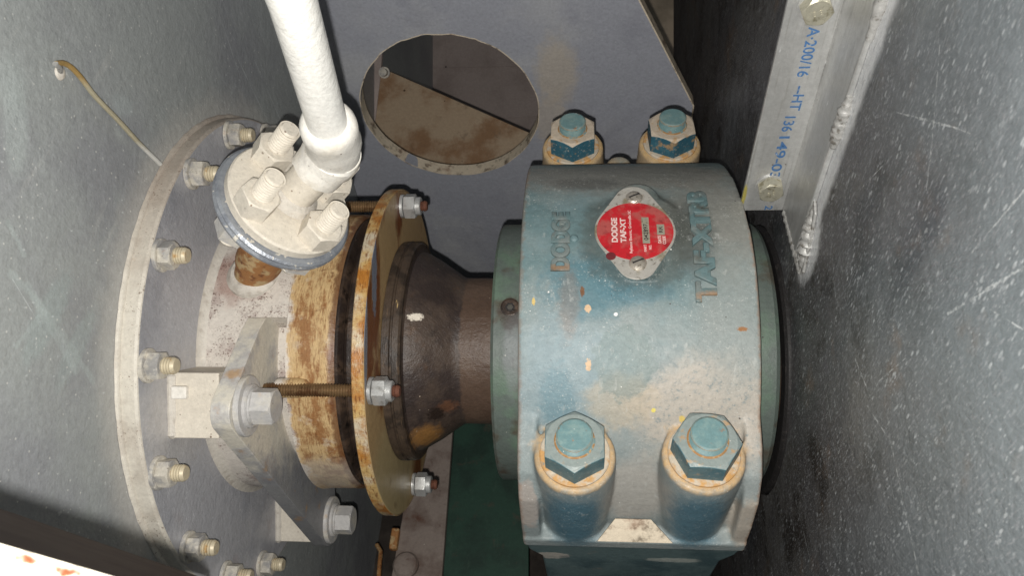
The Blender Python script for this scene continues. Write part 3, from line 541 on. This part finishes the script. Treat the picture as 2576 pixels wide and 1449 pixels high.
# studs with nuts round the disc
def make_stud(parent, P, d, spin, r, L, washer, nut, mats, pitch=5.0, extra=None, r_w=None):
    s = lm('stud', lathe(thread(r, 0, L, pitch), (0, 0, 0), (0, 0, 1), 28), mats[0]); s.parent = parent; align(s, P, d, spin, parent['_o'])
    if washer: lm('washer', lathe([(0.3, washer[0]-2), (1.2, washer[0]), (washer[1]-1, washer[0]), (washer[1], washer[0]-1.5), (washer[1], r*.9)], (0, 0, 0), (0, 0, 1), 36, cap=False), mats[2], s)
    lm('nut', hexnut(nut[0], nut[1], nut[2], 0, lower=True), mats[1], s)
    if extra: lm('nut_collar', lathe([(nut[2]-2, extra[0]), (extra[1]-2, extra[0]), (extra[1], extra[0]-2), (extra[1], r*.95)], (0, 0, 0), (0, 0, 1), 30, cap=False), mats[1], s)
    return s
ds = None
for k in range(16):
    a = 1.15 + 22.5*k; P = np.array([-761, 0, 0]) + 514*rad(a); aw = (a + 180) % 360 - 180
    if aw > 100 or aw < -130: continue
    sp = random.uniform(0, 6)
    if ds is None: ds = make_stud(sh, P, AX, sp, 15.5, 56 , (31, 8), (46, 8.5, 32), (M['thread_paint'], M['nut_paint'], M['nut_paint']))
    else: c = copy_part(ds, sh); c.scale = (1, 1, random.uniform(.93, 1.1)); align(c, P, AX + np.array([0, random.uniform(-.02, .02), random.uniform(-.02, .02)]), sp, sh['_o'])
# lug blocks welded to the disc
def lug(a, rtop, half, x0, x1, depth, cham=0):
    u = rad(a); w = np.cross(AX, u); c = np.array([x0, 0, 0])
    pts = [c + u*rtop - w*half, c + u*rtop + w*half, c + u*(rtop-depth) + w*half, c + u*(rtop-depth) - w*half]
    return prism(pts, AX*(x1-x0))
for a, rt_ in ((-9.5, 0), (-99.5, 1)):
    if rt_ == 0:
        zc = 437; V, F = prism([(-761, -10, zc), (-761, -132, zc), (-761, -132, 330), (-761, -10, 330)], (96, 0, 0))
    else:
        V, F = prism([(-761, -372, -84), (-761, -490, -84), (-761, -490, -190), (-761, -372, -190)], (92, 0, 0))
    mesh('lug_block', V, F, M['flange_white'], sh, smooth=0, bevel=2.5)
for pts in ([(-757, -134, 430), (-757, -10, 434)], [(-757, -494, -90), (-757, -368, -88)]):
    A, B = (np.array(p, float) for p in pts); k = 18
    mesh('block_weld', *tube([A + (B-A)*i/k for i in range(k+1)], [11 + .5*math.sin(i*1.1) + random.uniform(-.3, .3) - (6 if i in (0, k) else 0) for i in range(k+1)], 12), M['weld_paint'], sh)
mesh('block_tab', *prism([(-752, -34, 436), (-752, -58, 436), (-722, -58, 436), (-722, -34, 436)], (0, 0, 13)), M['white_paint'], sh, smooth=0, bevel=3)
# clamp plate: square follower with rounded ears
def ear(a, r, R, n=12, spread=45): # rounded tip
    c = rad(a)*(r-R); return [c + R*rad(a + b) for b in np.linspace(-spread, spread, n)][::-1]
outline = [np.array([0, 88, 215]), np.array([0, 88, 330]), np.array([0, 66, 362])]
outline += ear(-9.5, 500, 40, 10) + ear(-99.5, 500, 40, 10)
outline += [220*rad(-125), 220*rad(-90), 235*rad(-50), 235*rad(-10)]
V, F = prism([p + np.array([-655, 0, 0]) for p in outline], (36, 0, 0))
mesh('clamp_plate', V, F, M['clamp_paint'], sh, smooth=30, bevel=1.6)
cb = None
for a in (-9.5, -99.5):
    P = np.array([-619, 0, 0]) + 434*rad(a)
    if cb is None:
        cb = lm('clamp_bolt', hexnut(60, 20, 60), M['silver_paint']); cb.parent = sh
        lm('washer', lathe([(0.3, 56), (2, 57), (9, 57), (11, 55), (11, 30)], (0, 0, 0), (0, 0, 1), 56, cap=False), M['silver_paint'], cb)
        lm('bolt_flange', lathe([(10.5, 41), (16, 41), (18, 38), (18, 35), (22, 35), (22.5, 28)], (0, 0, 0), (0, 0, 1), 56, cap=False), M['silver_paint'], cb)
        lm('spacer', lathe([(-50, 26), (-36, 26)], (0, 0, 0), (0, 0, 1), 32), M['silver_paint'], cb); align(cb, P, AX, .1, sh['_o'])
    else: c = copy_part(cb, sh); align(c, P, AX, .45, sh['_o'])
mesh('stud_boss', *lathe([(0, 17), (6, 20), (44, 20), (60, 17), (66, 10)], np.array([-600, 0, 0]) + 326*rad(-9), AX, 28), M['barrel'], sh)

# ------------------------------------------------------------------ gland flange pulled up by long studs
gf = empty('gland_flange', (-434, 0, 0), 'round rust streaked cream gland plate pulled up by long rusty studs', 'gland plate')
mesh('gland_ring', *lathe([(0, 248), (0, 374), (2.5, 377), (22.5, 377), (25, 374), (25, 248), (0, 248)], (-434, 0, 0), AX, 160, cap=False), M['gland_face'], gf)
mesh('ring_edge', *lathe([(.4, 376), (2.2, 378.2), (22.8, 378.2), (24.6, 376.2)], (-434, 0, 0), AX, 200, cap=False), M['gland_edge'], gf)
gs = None
for a in (-9, 79.5, -101):
    P = np.array([-409, 0, 0]) + 340*rad(a); ln = 0 if a == -9 else 1
    if gs is None:
        gs = make_stud(gf, P, AX, .2, 12.5, 61, (27, 8), (50, 10, 36), (M['rust_brown'], M['zinc'], M['zinc']), 4.5, extra=(21, 47))
    else: c = copy_part(gs, gf); align(c, P, AX, .9*a, gf['_o'])
    mesh('stud_rod', *lathe(thread(13.5, 0, 196, 5.4, 2.2)[:-2], np.array([-620, 0, 0]) + 340*rad(a), AX, 24), M['rust_thread'], gf)

# ------------------------------------------------------------------ packing sleeve and cone
ps = empty('shaft_boot', (-486, 0, 0), 'grimy dark brown rubber boot tapering from the gland to the bearing', 'shaft boot')
mesh('packing_sleeve', *lathe([(-40, 298), (52, 298)], (-486, 0, 0), AX, 120, cap=False), M['seal_black'], ps)
mesh('packing_lip', *lathe([(-6, 303), (-2, 312), (6, 313), (11, 306), (14, 298), (17, 304), (20, 298)], (-486, 0, 0), AX, 140, cap=False), M['seal_black'], ps)
mesh('grooved_ring', *lathe([(0, 250), (2, 256), (17, 256), (19, 252), (22, 252), (24, 255), (36, 254), (40, 250), (41, 236), (41, 200)], (-409, 0, 0), AX, 140, cap=False), M['cone_ring'], ps)
cv = lathe([(0, 236), (3, 240), (5, 232), (16, 228), (50, 208), (92, 178), (104, 171), (112, 170), (150, 170), (200, 168)], (-371, 0, 0), AX, 140, cap=False)
V = []
for p in cv[0]:                  # the boot is slightly dented
    a = math.atan2(p[1], p[2]); x = p[0]; k = 1 + .010*math.sin(3*a+1.5) * (1 if -360 < x < -250 else 0) + .012*math.exp(-((a-.55)/.14)**2) * max(0, min(1, (x+368)/60)); V.append(np.array([x, p[1]*k, p[2]*k]))
mesh('cone_boot', V, cv[1], M['cone'], ps)

# ------------------------------------------------------------------ pipe with bolted flanges
n3 = nrm([.67, .47, .57]); Pf = atD(733.8, 496, 1420); u3 = nrm(np.cross([0, 1, 0], n3)); v3 = np.cross(n3, u3)
pa = empty('flanged_pipe', tuple(oncyl(638, 690, 320)), 'white painted pipe with elbow and round bolted flange pair above the barrel', 'pipe')
P0 = oncyl(638, 692, 318); Pb = Pf - 46*n3
mesh('nipple', *tube([P0 - 10*nrm(Pb-P0), P0 + 40*nrm(Pb-P0), P0 + 42*nrm(Pb-P0), P0 + 60*nrm(Pb-P0), Pb], [38, 41, 44, 47, 48], 40), M['rusty_steel'], pa)
mesh('nipple_collar', *tube([P0 - 8*nrm(P0*[0, 1, 1]), P0 + 6*nrm(P0*[0, 1, 1]), P0 + 14*nrm(P0*[0, 1, 1]), P0 + 20*nrm(P0*[0, 1, 1])], [56, 54, 48, 40], 40), M['weld_paint'], pa)
mesh('lower_flange', *lathe([(-46, 60), (-46, 122), (-43, 127), (-38, 128), (-33, 125), (-30, 125), (-26, 128), (-22, 124), (-21, 60)], Pf, n3, 96), M['flange_grey'], pa)
mesh('upper_flange', *lathe([(-20.6, 60), (-20.6, 112), (-19, 115), (-4, 115), (-.5, 112), (0, 108), (0, 20)], Pf, n3, 96), M['flange_white'], pa)
st3 = None
a3 = 14.44 if False else 5.02
for k in range(4):
    a = a3 + k*math.pi/2; P = Pf + 84*(math.cos(a)*u3 + math.sin(a)*v3)
    if st3 is None:
        st3 = lm('stud', lathe([(-112, .01), (-112, 15), (-108, 17.5)] + [(h + dz, 19 - dr) for h in range(-104, -44, 6) for dz, dr in ((0, 0), (2, 2), (3, 2), (5, 0))] + [(-44, 19)] + [(h + dz, 19.5 - dr) for h in range(28, 84, 6) for dz, dr in ((0, 0), (2, 2.2), (3, 2.2), (5, 0))] + [(86, 17), (90, 14.5), (90, .01)], (0, 0, 0), (0, 0, 1), 30), M['flange_white']); st3.parent = pa
        lm('nut', hexnut(62, 0.4, 38, .3), M['flange_white'], st3)
        lm('back_nut', hexnut(62, -84, -46.5, .1), M['silver_paint'], st3); align(st3, P, n3, 0.4, pa['_o'])
    else: c = copy_part(st3, pa); align(c, P, n3, random.uniform(0, 6), pa['_o'])
Pe = Pf + 150*n3                 # centre of the elbow
pt = atD(735, 0, 1000); up3 = nrm(atD(735, 0, 1010) - atD(826, 285, 1345)); 
Q1 = atD(846, 378, 1350); d1 = up3
K = np.array(Q1)
base = Pf + 10*n3
dn = nrm(Q1 - base)
mesh('short_pipe', *tube([base - 20*dn, K - 30*dn], 35, 44), M['flange_white'], pa)
mesh('pipe_weld', *tube([base - 8*dn, base + 4*dn, base + 10*dn], [50, 46, 36], 36), M['weld_paint'], pa)
arc = []
for i in range(9):
    t = i/8; A = K - dn*44; B = K + d1*44; arc.append((1-t)**2*A + 2*t*(1-t)*K + t*t*B)
path = [K - dn*63, K - dn*62, K - dn*50] + arc + [K + d1*60, K + d1*84, K + d1*104, K + d1*114, K + d1*119]
LV, LF = tube(path, [36, 45, 46] + [46]*9 + [44, 46, 45.5, 41, 33], 44)
from mathutils import noise as mn
LV = [v + nrm(v - K) * (1.6*mn.noise(Vector(v/16)) + 1.2*mn.noise(Vector(v/6))) for v in LV]
mesh('elbow', LV, LF, M['white_paint'], pa, smooth=50)
mesh('elbow_band', *tube([K - dn*30, K - dn*26, K + d1*6 - dn*8, K + d1*10 - dn*4], [47, 49.5, 50.5, 47], 44), M['white_paint'], pa)
mesh('long_pipe', *tube([K + d1*70, K + d1*(110), atD(735, 0, 1000), K + d1*900], 31.5, 48), M['pipe_white'], pa)

# ------------------------------------------------------------------ bearing
br = empty('bearing', tuple(XEN(102, 0, -300)), 'dusty teal cast bearing housing with four large nuts and a red oval nameplate', 'bearing')
hx0, hx1 = -113., 317.
def arcpts(R, a0, a1, n): return [(R*math.sin(math.radians(a)), R*math.cos(math.radians(a))) for a in np.linspace(a0, a1, n)]   # (e, n)
prof = arcpts(429, -85, 85, 50) + [(429, 37), (460, 35), (460, 0), (-460, 0), (-460, 35), (-429, 37)]
cx, cxF = prism([XEN(hx0, e, n) for e, n in prof], (hx1-hx0, 0, 0))
parts = [(cx, cxF)]
BO = [(-10, -392), (213, -388), (-18, 396), (208, 402)]
for (x, e) in BO:
    low = e < 0
    parts.append(lathe([(2, 68 if low else 84), (120, 71 if low else 80), (230, 73), (268, 72), (272, 69)], XEN(x, e, 0), n_, 48))
parts.append(lathe([(0, 34), (215, 30), (222, 22)], XEN(92, 392, 0), n_, 24))
for (xa, xb) in ((hx0, hx0+36), (hx1-30, hx1)):
    wp = [(-250, 150), (-250, 330), (-325, 284), (-372, 268), (-412, 236), (-440, 176), (-452, 90), (-456, 20), (-250, 20)]
    parts.append(prism([XEN(xa, e, n) for e, n in wp], (xb-xa, 0, 0)))
parts.append(lathe([(400, 100), (424, 92), (430.5, 84)], XEN(110, 0, 0), n_, 48))
parts.append(lathe([(420, 44), (431, 40)], XEN(110, 76, 0), n_, 24)); parts.append(lathe([(420, 44), (431, 40)], XEN(110, -76, 0), n_, 24))
cap_v, cap_f = join(*parts)
cap_v = [p - AX*(14*min(1, max(0, ((p @ e_) + 60)/330)) if p[0] > 280 else 0) for p in cap_v]
cap = mesh('housing_cap', cap_v, cap_f, M['teal'], br, smooth=180)
rm = cap.modifiers.new('cast', 'REMESH'); rm.mode = 'VOXEL'; rm.voxel_size = 3.6*U; rm.use_smooth_shade = True
sm = cap.modifiers.new('soft', 'SMOOTH'); sm.factor = .5; sm.iterations = 10
# trapezoid jacking face, bare
mesh('jacking_pad', *prism([XEN(66, -427, 72), XEN(134, -427, 72), XEN(176, -459, 37), XEN(32, -459, 37)], nrm(n_ - .8*e_)*5), M['cut_edge'], br, smooth=0, bevel=1)
# base below the split
bp_ = [(-452, -3), (452, -3), (452, -60), (400, -300), (-400, -300), (-456, -90)]
V, F = prism([XEN(0, e, n) for e, n in bp_], (204, 0, 0)); V = []
for e, n, x0, x1 in ((452, -3, hx0+2, hx1-2),):
    pass
ring = []
for (n, x0, x1, e0) in ((-3, hx0+4, hx1-4, 454), (-42, hx0+8, hx1-10, 452), (-80, hx0+34, hx1-34, 452), (-300, hx0+40, hx1-40, 440)):
    ring.append([XEN(x0, -e0, n), XEN(x1, -e0, n), XEN(x1, e0, n), XEN(x0, e0, n)])
V = [p for r in ring for p in r]; F = [(0, 1, 2, 3), (12, 13, 14, 15)] + [(i*4+k, i*4+(k+1) % 4, i*4+4+(k+1) % 4, i*4+4+k) for i in range(3) for k in range(4)]
mesh('housing_base', V, F, M['base_teal'], br, smooth=30, bevel=6, seg=3)
# collars
def rlathe(name, prof, o, mat, par, seg=140): return mesh(name, *lathe(prof, o, AX, seg, cap=False), mat, par)
rlathe('collar', [(-178, 160), (-178, 288), (-172, 294), (-118, 295), (-90, 295), (-90, 200)], (0, 0, 0), M['collar_green'], br)
rlathe('collar', [(300, 200), (300, 295), (374, 295), (382, 289), (383, 180)], (0, 0, 0), M['collar_green'], br)
for (px, py, s) in ((1283, 773, 1), (1885, 768, 1)):
    P = oncyl(px, py, 295); d = nrm(P*[0, 1, 1])
    ss = mesh('set_screw', *lathe([(-4, 19), (1.6, 19), (2.2, 16.5), (.8, 16), (.8, 9), (-3, 9), (-3, .01)], P, d, 36), M['seal_black'], br)
    mesh('screw_socket', *[q for q in (lambda r: r)(lathe([(1.0, 10), (1.4, 10), (1.4, 6.5), (.9, 6.5)], P, d, 6, cap=False))], M['black'], ss, origin=tuple(br['_o']))
mesh('shaft', *lathe([(-760, 150), (900, 150)], (0, 0, 0), AX, 80), M['cone'], ps)
# nuts, washers and studs on the four bosses
def big_nut(x, e, n0, af, hn, sr, sh_, mats, spin, wr=62):
    s = lm('stud', lathe([(0, sr)] + [(hn - 2 + i*4 + dz, sr - dr) for i in range(int((sh_-hn)/4)) for dz, dr in ((0, 0), (1.2, 2.2), (2.2, 2.2), (3.2, 0))] + [(sh_-2, sr), (sh_, sr - 3), (sh_ + .6, .01)], (0, 0, 0), (0, 0, 1), 48), mats[1]); s.parent = br
    align(s, XEN(x, e, n0), n_, 0, br['_o'])
    lm('nut', hexnut(af, 8, hn, spin, cham=.16), mats[0], s, bevel=.8)
    lm('rust_line', lathe([(sh_-4.2, sr-.5), (sh_-3.4, sr+.35), (sh_-2.2, sr+.1), (sh_-.9, sr-1.6)], (0, 0, 0), (0, 0, 1), 48, cap=False), M['rust_line'], s)
    lm('rust_line', lathe([(hn-1.2, sr+5), (hn+.8, sr+3.4), (hn+1.8, sr+1)], (0, 0, 0), (0, 0, 1), 48, cap=False), M['rust_line'], s)
    lm('washer', lathe([(-2, wr), (6, wr), (8, wr-2), (8, sr)], (0, 0, 0), (0, 0, 1), 56, cap=False), M['washer_ring'], s)
    return s
big_nut(-10, -392, 271, 101, 56, 31, 77, (M['teal_nut'], M['teal_stud']), 0)
big_nut(213, -387, 271, 101, 56, 31, 80, (M['teal_nut'], M['teal_stud']), .45)
big_nut(-18, 394, 271, 100, 58, 30, 82, (M['dusty_nut'], M['teal_stud']), 0)
big_nut(208, 402, 271, 100, 58, 30, 82, (M['dusty_nut'], M['teal_stud']), .06)
# raised cast lettering wrapped round the barrel of the cap
def cast_text(body, size, length, px, py0, py1, wid, parent, bold):
    V, F = text(body, size, 4.6, bold, 2.2, 8); V[:, 0] *= 1 / (V[:, 0].max()-V[:, 0].min()); V[:, 1] *= wid / (V[:, 1].max()-V[:, 1].min())
    A = oncyl(px, py0, 429); B = oncyl(px, py1, 429); aA = math.atan2(A[1], A[2]); aB = math.atan2(B[1], B[2]); x0 = (oncyl(px, (py0+py1)/2, 429))[0]; P = []
    for v in V:
        a = aA + (aB-aA)*(v[0]+.5); r = 430.2 + v[2]*.8; P.append((x0 - v[1], r*math.sin(a), r*math.cos(a)))
    return mesh('raised_lettering', P, F, M['teal_letters'], parent, smooth=60)
cast_text('DODGE', 48, 0, 1410, 683, 538, 36, br, 1.1)
cast_text('TAF-XTRB', 48, 0, 1768, 762, 486, 38, br, .9)
mesh('cast_dot', *lathe([(-3, 9), (2, 8), (5, 5), (6, .01)], oncyl(1444, 600, 429), nrm(oncyl(1444, 600, 429)*[0, 1, 1]), 16), M['teal'], br)
mesh('cast_dot', *lathe([(-3, 9), (2, 8), (5, 5), (6, .01)], oncyl(1735, 598, 429), nrm(oncyl(1735, 598, 429)*[0, 1, 1]), 16), M['teal'], br)

# nameplate, facing straight up
pcn = on(1597, 583, n_, 433.0); px0 = pcn[0]; ec = pcn @ e_
def NP(x, e, n=433.): return XEN(px0 + x, ec + e, n)
def hull_outline(R, r, d, n=20):
    # circle of radius R joined to two lobes of radius r at +-d by tangents
    t = math.acos((R - r)/d); o = []
    for s in (1, -1):
        o += [(-s*R*math.sin(b), s*R*math.cos(b)) for b in ()]
    pts = []
    a = t                         # tangent angle measured from the lobe direction
    for k in np.linspace(-a, a, n): pts.append((r*math.sin(k), d + r*math.cos(k)))
    for k in np.linspace(a, math.pi - a, n): pts.append((R*math.sin(k), R*math.cos(k)))
    for k in np.linspace(math.pi - a, math.pi + a, n): pts.append((r*math.sin(k), -d + r*math.cos(k)))
    for k in np.linspace(math.pi + a, 2*math.pi - a, n): pts.append((R*math.sin(k), R*math.cos(k)))
    return pts
npl = mesh('nameplate', *prism([NP(x, e) for x, e in hull_outline(75, 35, 80)], 3*n_), M['plate_alu'], br, smooth=30, bevel=.8)
O_ = tuple(br['_o'])
def sub(name, VF, mat, smooth=30): return mesh(name, VF[0], VF[1], mat, npl, origin=O_, smooth=smooth)
sub('red_disc', prism([NP(71*math.cos(a), 71*math.sin(a), 436.1) for a in np.linspace(0, 2*math.pi, 72)[:-1]], .5*n_), M['label_red'])
for e in (84, -79):
    sub('screw', lathe([(0, 16), (2, 16), (6, 13), (8, 8), (8.4, .01)], NP(2, e, 436), n_, 28), M['screw_metal'])
    sub('screw_slot', box(NP(2, e, 444), 11*nrm(AX + .5*e_), 1.5*nrm(e_ - .5*AX), .6*n_), M['ink_black'], 0)
sub('rivet', lathe([(0, 9), (1, 9), (1.2, .01)], NP(-46, -62, 436.3), n_, 20), M['maroon'])
def lab(body, size, length, x, e, mat, bold=0, n=436.75):
    V, F = text(body, size, .12, bold); V[:, 0] *= length/(V[:, 0].max()-V[:, 0].min())
    P = [NP(x - v[1], e + v[0], n + v[2]) for v in V]; return sub('lettering', (P, F), mat, 0)
lab('DODGE', 15, 61, -38, 2, M['label_white'], .55)
lab('TAF-XT', 14, 61, -22, 1, M['label_white'], .55)
lab('Reliance Electric, Greenville SC', 7.2, 106, -8.5, -2, M['label_white'], .08)
lab('PART', 7, 17, 17, -43, M['label_white'], .1); lab('NO.', 7, 11, 26, -41, M['label_white'], .1)
lab('DATE', 8, 18, 44, -22, M['label_white'], .15); lab('CODE', 8, 19, 52.5, -24, M['label_white'], .15)
sub('number_box', prism([NP(x, e, 436.65) for x, e in ((13, -32), (26.5, -32), (26.5, 33), (13, 33))], .3*n_), M['label_silver'], 0)
sub('number_box', prism([NP(x, e, 436.65) for x, e in ((40.5, -11), (54.5, -11), (54.5, 15), (40.5, 15))], .3*n_), M['label_silver'], 0)
lab('042897', 11, 40, 19.7, -4, M['ink_black'], .12, 437.1); lab('RR', 10, 15, 47.5, 2, M['ink_black'], .12, 437.1)

# ------------------------------------------------------------------ black seal ring in the right wall
sr_ = mesh('seal_ring', *lathe([(391, 262), (391, 294), (396, 300), (406, 301), (406, 262)], (0, -12, -4), AX, 120, cap=False), M['black'], None, origin=(386, 0, 0))
tag(sr_, 'black rubber seal ring in the right wall round the green collar', 'seal ring')
bk = mesh('hole_disc', *lathe([(470, .01), (470, 420)], (0, 0, 0), AX, 60, cap=False), M['black'], None, origin=(470, 0, 0)); tag(bk, 'plain black disc behind the opening in the right wall, keeping the gap dark', 'cover plate')  # plain black disc behind the hole keeps its gap dark

# ------------------------------------------------------------------ angle bracket on the right wall
ab = empty('angle_bracket', tuple(XEN(XR, 71, 396)), 'bare aluminium angle welded to the right wall with blue ink stencilling', 'bracket')
NT_, NB_ = 1180., 396.
V, F = prism([XEN(308, 71, NB_+8), XEN(312, 71, NB_+1), XEN(318, 71, NB_), XEN(XR-9, 71, NB_), XEN(XR-9, 71, NT_), XEN(308, 71, NT_)], 8*e_)
mesh('text_leg', V, F, M['alu_angle'], ab, smooth=30, bevel=2.2, seg=3)
V, F = prism([XEN(XR-.5, 79, NB_), XEN(XR-9.5, 79, NB_), XEN(XR-9.5, 70, NB_), XEN(XR-8.5, 60, NB_), XEN(XR-8.5, -47, NB_), XEN(XR-6, -50, NB_), XEN(XR-.5, -50, NB_)], (NT_-NB_)*n_)
mesh('wall_leg', V, F, M['alu_angle'], ab, smooth=30, bevel=1.2)
def bead(name, A, B, r, N, mat, par, taper=True, seed=0, flat=1.0):
    random.seed(seed); pts = []; rr = []
    for i in range(N+1):
        t = i/N; k = 1 + .13*math.sin(i*2.1) + .08*random.uniform(-1, 1); tp = min(1, 3.5*t, 3.5*(1-t)) if taper else 1
        pts.append(A + (B-A)*t + np.array([0, random.uniform(-.4, .4), 0])); rr.append(max(1.5, r*k*(.45+.55*tp)))
    return mesh(name, *tube(pts, rr, 12), mat, par, smooth=60)
n1 = onX(2143, 250, XR) @ n_; n2 = onX(2105, 367, XR) @ n_; n4 = onX(2195, 86, XR) @ n_
bead('weld', XEN(XR-4, -50, n1+6), XEN(XR-4, -50, n2-6), 11, 26, M['weld'], ab, seed=2)
bead('weld', XEN(XR-4, -50, n4-6), XEN(XR-4, -50, NT_), 12, 40, M['weld'], ab, seed=3)
bead('weld', XEN(XR-2, -56, 534), XEN(XR-2, -90, 412), 14, 24, M['weld'], ab, seed=6)
bead('weld', XEN(XR-4, 66, NB_+1), XEN(XR-3, -94, 410), 8, 26, M['weld'], ab, taper=False, seed=4)
V, F = prism([XEN(XR-.4, -40, NB_+1), XEN(XR-.4, -96, 404), XEN(XR-.4, -104, 420), XEN(XR-.4, -70, 540), XEN(XR-.4, -46, 552)], (-6, 0, 0))
mesh('weld_fill', V, F, M['weld'], ab, smooth=0, bevel=3)
for (px, py, af, h) in ((1940, 485, 42, 20), (2057, 30, 42, 20)):
    P = on(px, py, e_, 51) + 20*e_
    b = lm('bolt', hexnut(af, 3, h+3, random.uniform(0, 1), cham=.2), M['bolt_steel']); b.parent = ab; align(b, P, -e_, .3, ab['_o'])
    lm('washer', lathe([(.2, 27), (2.4, 27), (3, 26), (3, 10)], (0, 0, 0), (0, 0, 1), 40, cap=False), M['alu_angle'], b)
    V, F = text('8.8' if py > 100 else '8 8', 12, .35, .1); lm('head_mark', (np.array(V) + [0, 0, h+3.2], F), M['bolt_steel'], b, smooth=0)
# stencil: reads downwards along the leg
def sten(body, size, length, p0, p1):
    A = on(*p0, e_, 70.9); B = on(*p1, e_, 70.9); r = nrm(B-A); upv = nrm(np.cross(-e_, r)); 
    V, F = text(body, size, .12, .35); V[:, 0] *= np.linalg.norm(B-A)/(V[:, 0].max()-V[:, 0].min()); c = (A+B)/2
    mesh('stencil_text', [c + r*v[0] + upv*v[1] - e_*(.5 + v[2]) for v in V], F, M['ink_blue'], ab, smooth=0)
sten('A\u00b7200/16', 25, 0, (2050, 66), (2018, 192))
sten('--HT', 25, 0, (2016, 215), (1998, 277)); sten('136', 25, 0, (1989, 292), (1978, 330))
sten('149-03', 25, 0, (1974, 342), (1947, 448)); sten('2', 20, 0, (1935, 517), (1932, 527))

# ------------------------------------------------------------------ bent rod on the left wall
pts = [(150, 182), (141, 160), (158, 158), (178, 168), (203, 194), (238, 240), (300, 305), (350, 360), (403, 412)]
P3 = [onX(x, y, XL + (1 if i == 0 else 12)) for i, (x, y) in enumerate(pts)]
rodp = []
for i in range(1, len(P3)-1):
    for t in np.linspace(0, 1, 8)[:-1]:
        a, b, c, d = P3[max(i-1, 1)], P3[i], P3[i+1], P3[min(i+2, len(P3)-1)]
        rodp.append(.5*((2*b) + (-a+c)*t + (2*a-5*b+4*c-d)*t*t + (-a+3*b-3*c+d)*t**3))
rodp.append(P3[-1])
rd = empty('bent_rod', tuple(P3[-1]), 'thin bent metal rod tacked to the left wall above the disc', 'rod')
mesh('rod_bar', *tube(rodp, [4.3]*len(rodp), 10), M['rod'], rd)
mesh('rod_hook', *tube([P3[1] + [0, 0, 2], (P3[1]+P3[0])/2 + [4, 0, 0], P3[0]], [4.5, 4, 5], 10), M['weld'], rd)
mesh('tack_weld', *lathe([(0, 12), (3, 10), (5, 5), (6, .01)], P3[0], AX, 14), M['weld_paint'], rd)

# ------------------------------------------------------------------ frame under the bearing
def onN(px, py, n): return on(px, py, n_, n)
gb = empty('grey_frame_bar', tuple(onN(1050, 1440, -900)), 'dirty grey steel bar with rust runs and a round bolt below the gland plate', 'frame bar')
mesh('bar_plate', *prism([onN(985, 1449, -900), onN(978, 1560, -900), onN(1103, 1560, -900), onN(1112, 1449, -900), onN(1152, 900, -900), onN(1050, 900, -900), onN(1012, 1300, -900)], -30*n_), M['grey_frame'], gb, smooth=0, bevel=3)
mesh('bar_bolt', *lathe([(0, 40), (14, 40), (22, 34), (25, 20), (26, .01)], onN(1022, 1425, -900), n_, 32), M['grey_frame'], gb)
mesh('rust_clip', *box(onN(993, 1358, -888), 13*AX, 34*e_, 14*n_), M['rusty_steel'], gb, smooth=0, bevel=6)
gr = empty('green_pedestal', tuple(onN(1200, 1440, -930)), 'dark green painted pedestal under the teal bearing', 'pedestal')
mesh('pedestal_top', *prism([onN(1106, 1560, -930), onN(1330, 1560, -930), onN(1330, 700, -930), onN(1156, 900, -930)], -40*n_), M['green_steel'], gr, smooth=0, bevel=3)
mesh('pedestal_web', *prism([XEN(-40, -400, -301), XEN(-40, -400, -930), XEN(-40, 300, -930), XEN(-40, 300, -301)], (290, 0, 0)), M['green_steel'], gr, smooth=0)
wr = mesh('rusty_wire', *tube([onN(948, 1372, -1000), onN(958, 1390, -980), onN(954, 1430, -960), onN(950, 1500, -960)], 7, 10), M['rusty_steel'], None, origin=tuple(onN(950, 1500, -960)))
tag(wr, 'thin rusty wire sticking up at the bottom beside the grey bar', 'wire')

# ------------------------------------------------------------------ beam right in front of the lens, bottom left
A1, A2 = atD(-160, 1343, 345), atD(440, 1512, 462)
fb = empty('near_beam', tuple(A1), 'out of focus brown steel beam with a bright worn edge in the bottom left corner', 'beam')
dr = nrm(A2 - A1); dwn = nrm(np.array([0, -1, 0]) + dr*dr[1]) * 120
mesh('beam_edge', *prism([A1, A2, A2+dwn, A1+dwn], (0, 0, -9)), M['beam_edge'], fb, smooth=0, bevel=2)
B1, B2 = atD(-160, 1226, 985), atD(520, 1458, 1120)
q = [A1-[0, 3, 10], A2-[0, 3, 10], B2, B1]; dd = np.array([0, -9., 0])
mesh('beam_web', q + [p + dd for p in q], [(0, 1, 2, 3), (4, 5, 6, 7), (0, 1, 5, 4), (1, 2, 6, 5), (2, 3, 7, 6), (3, 0, 4, 7)], M['beam'], fb, smooth=0)

for o in bpy.data.objects:
    if '_o' in o: del o['_o']
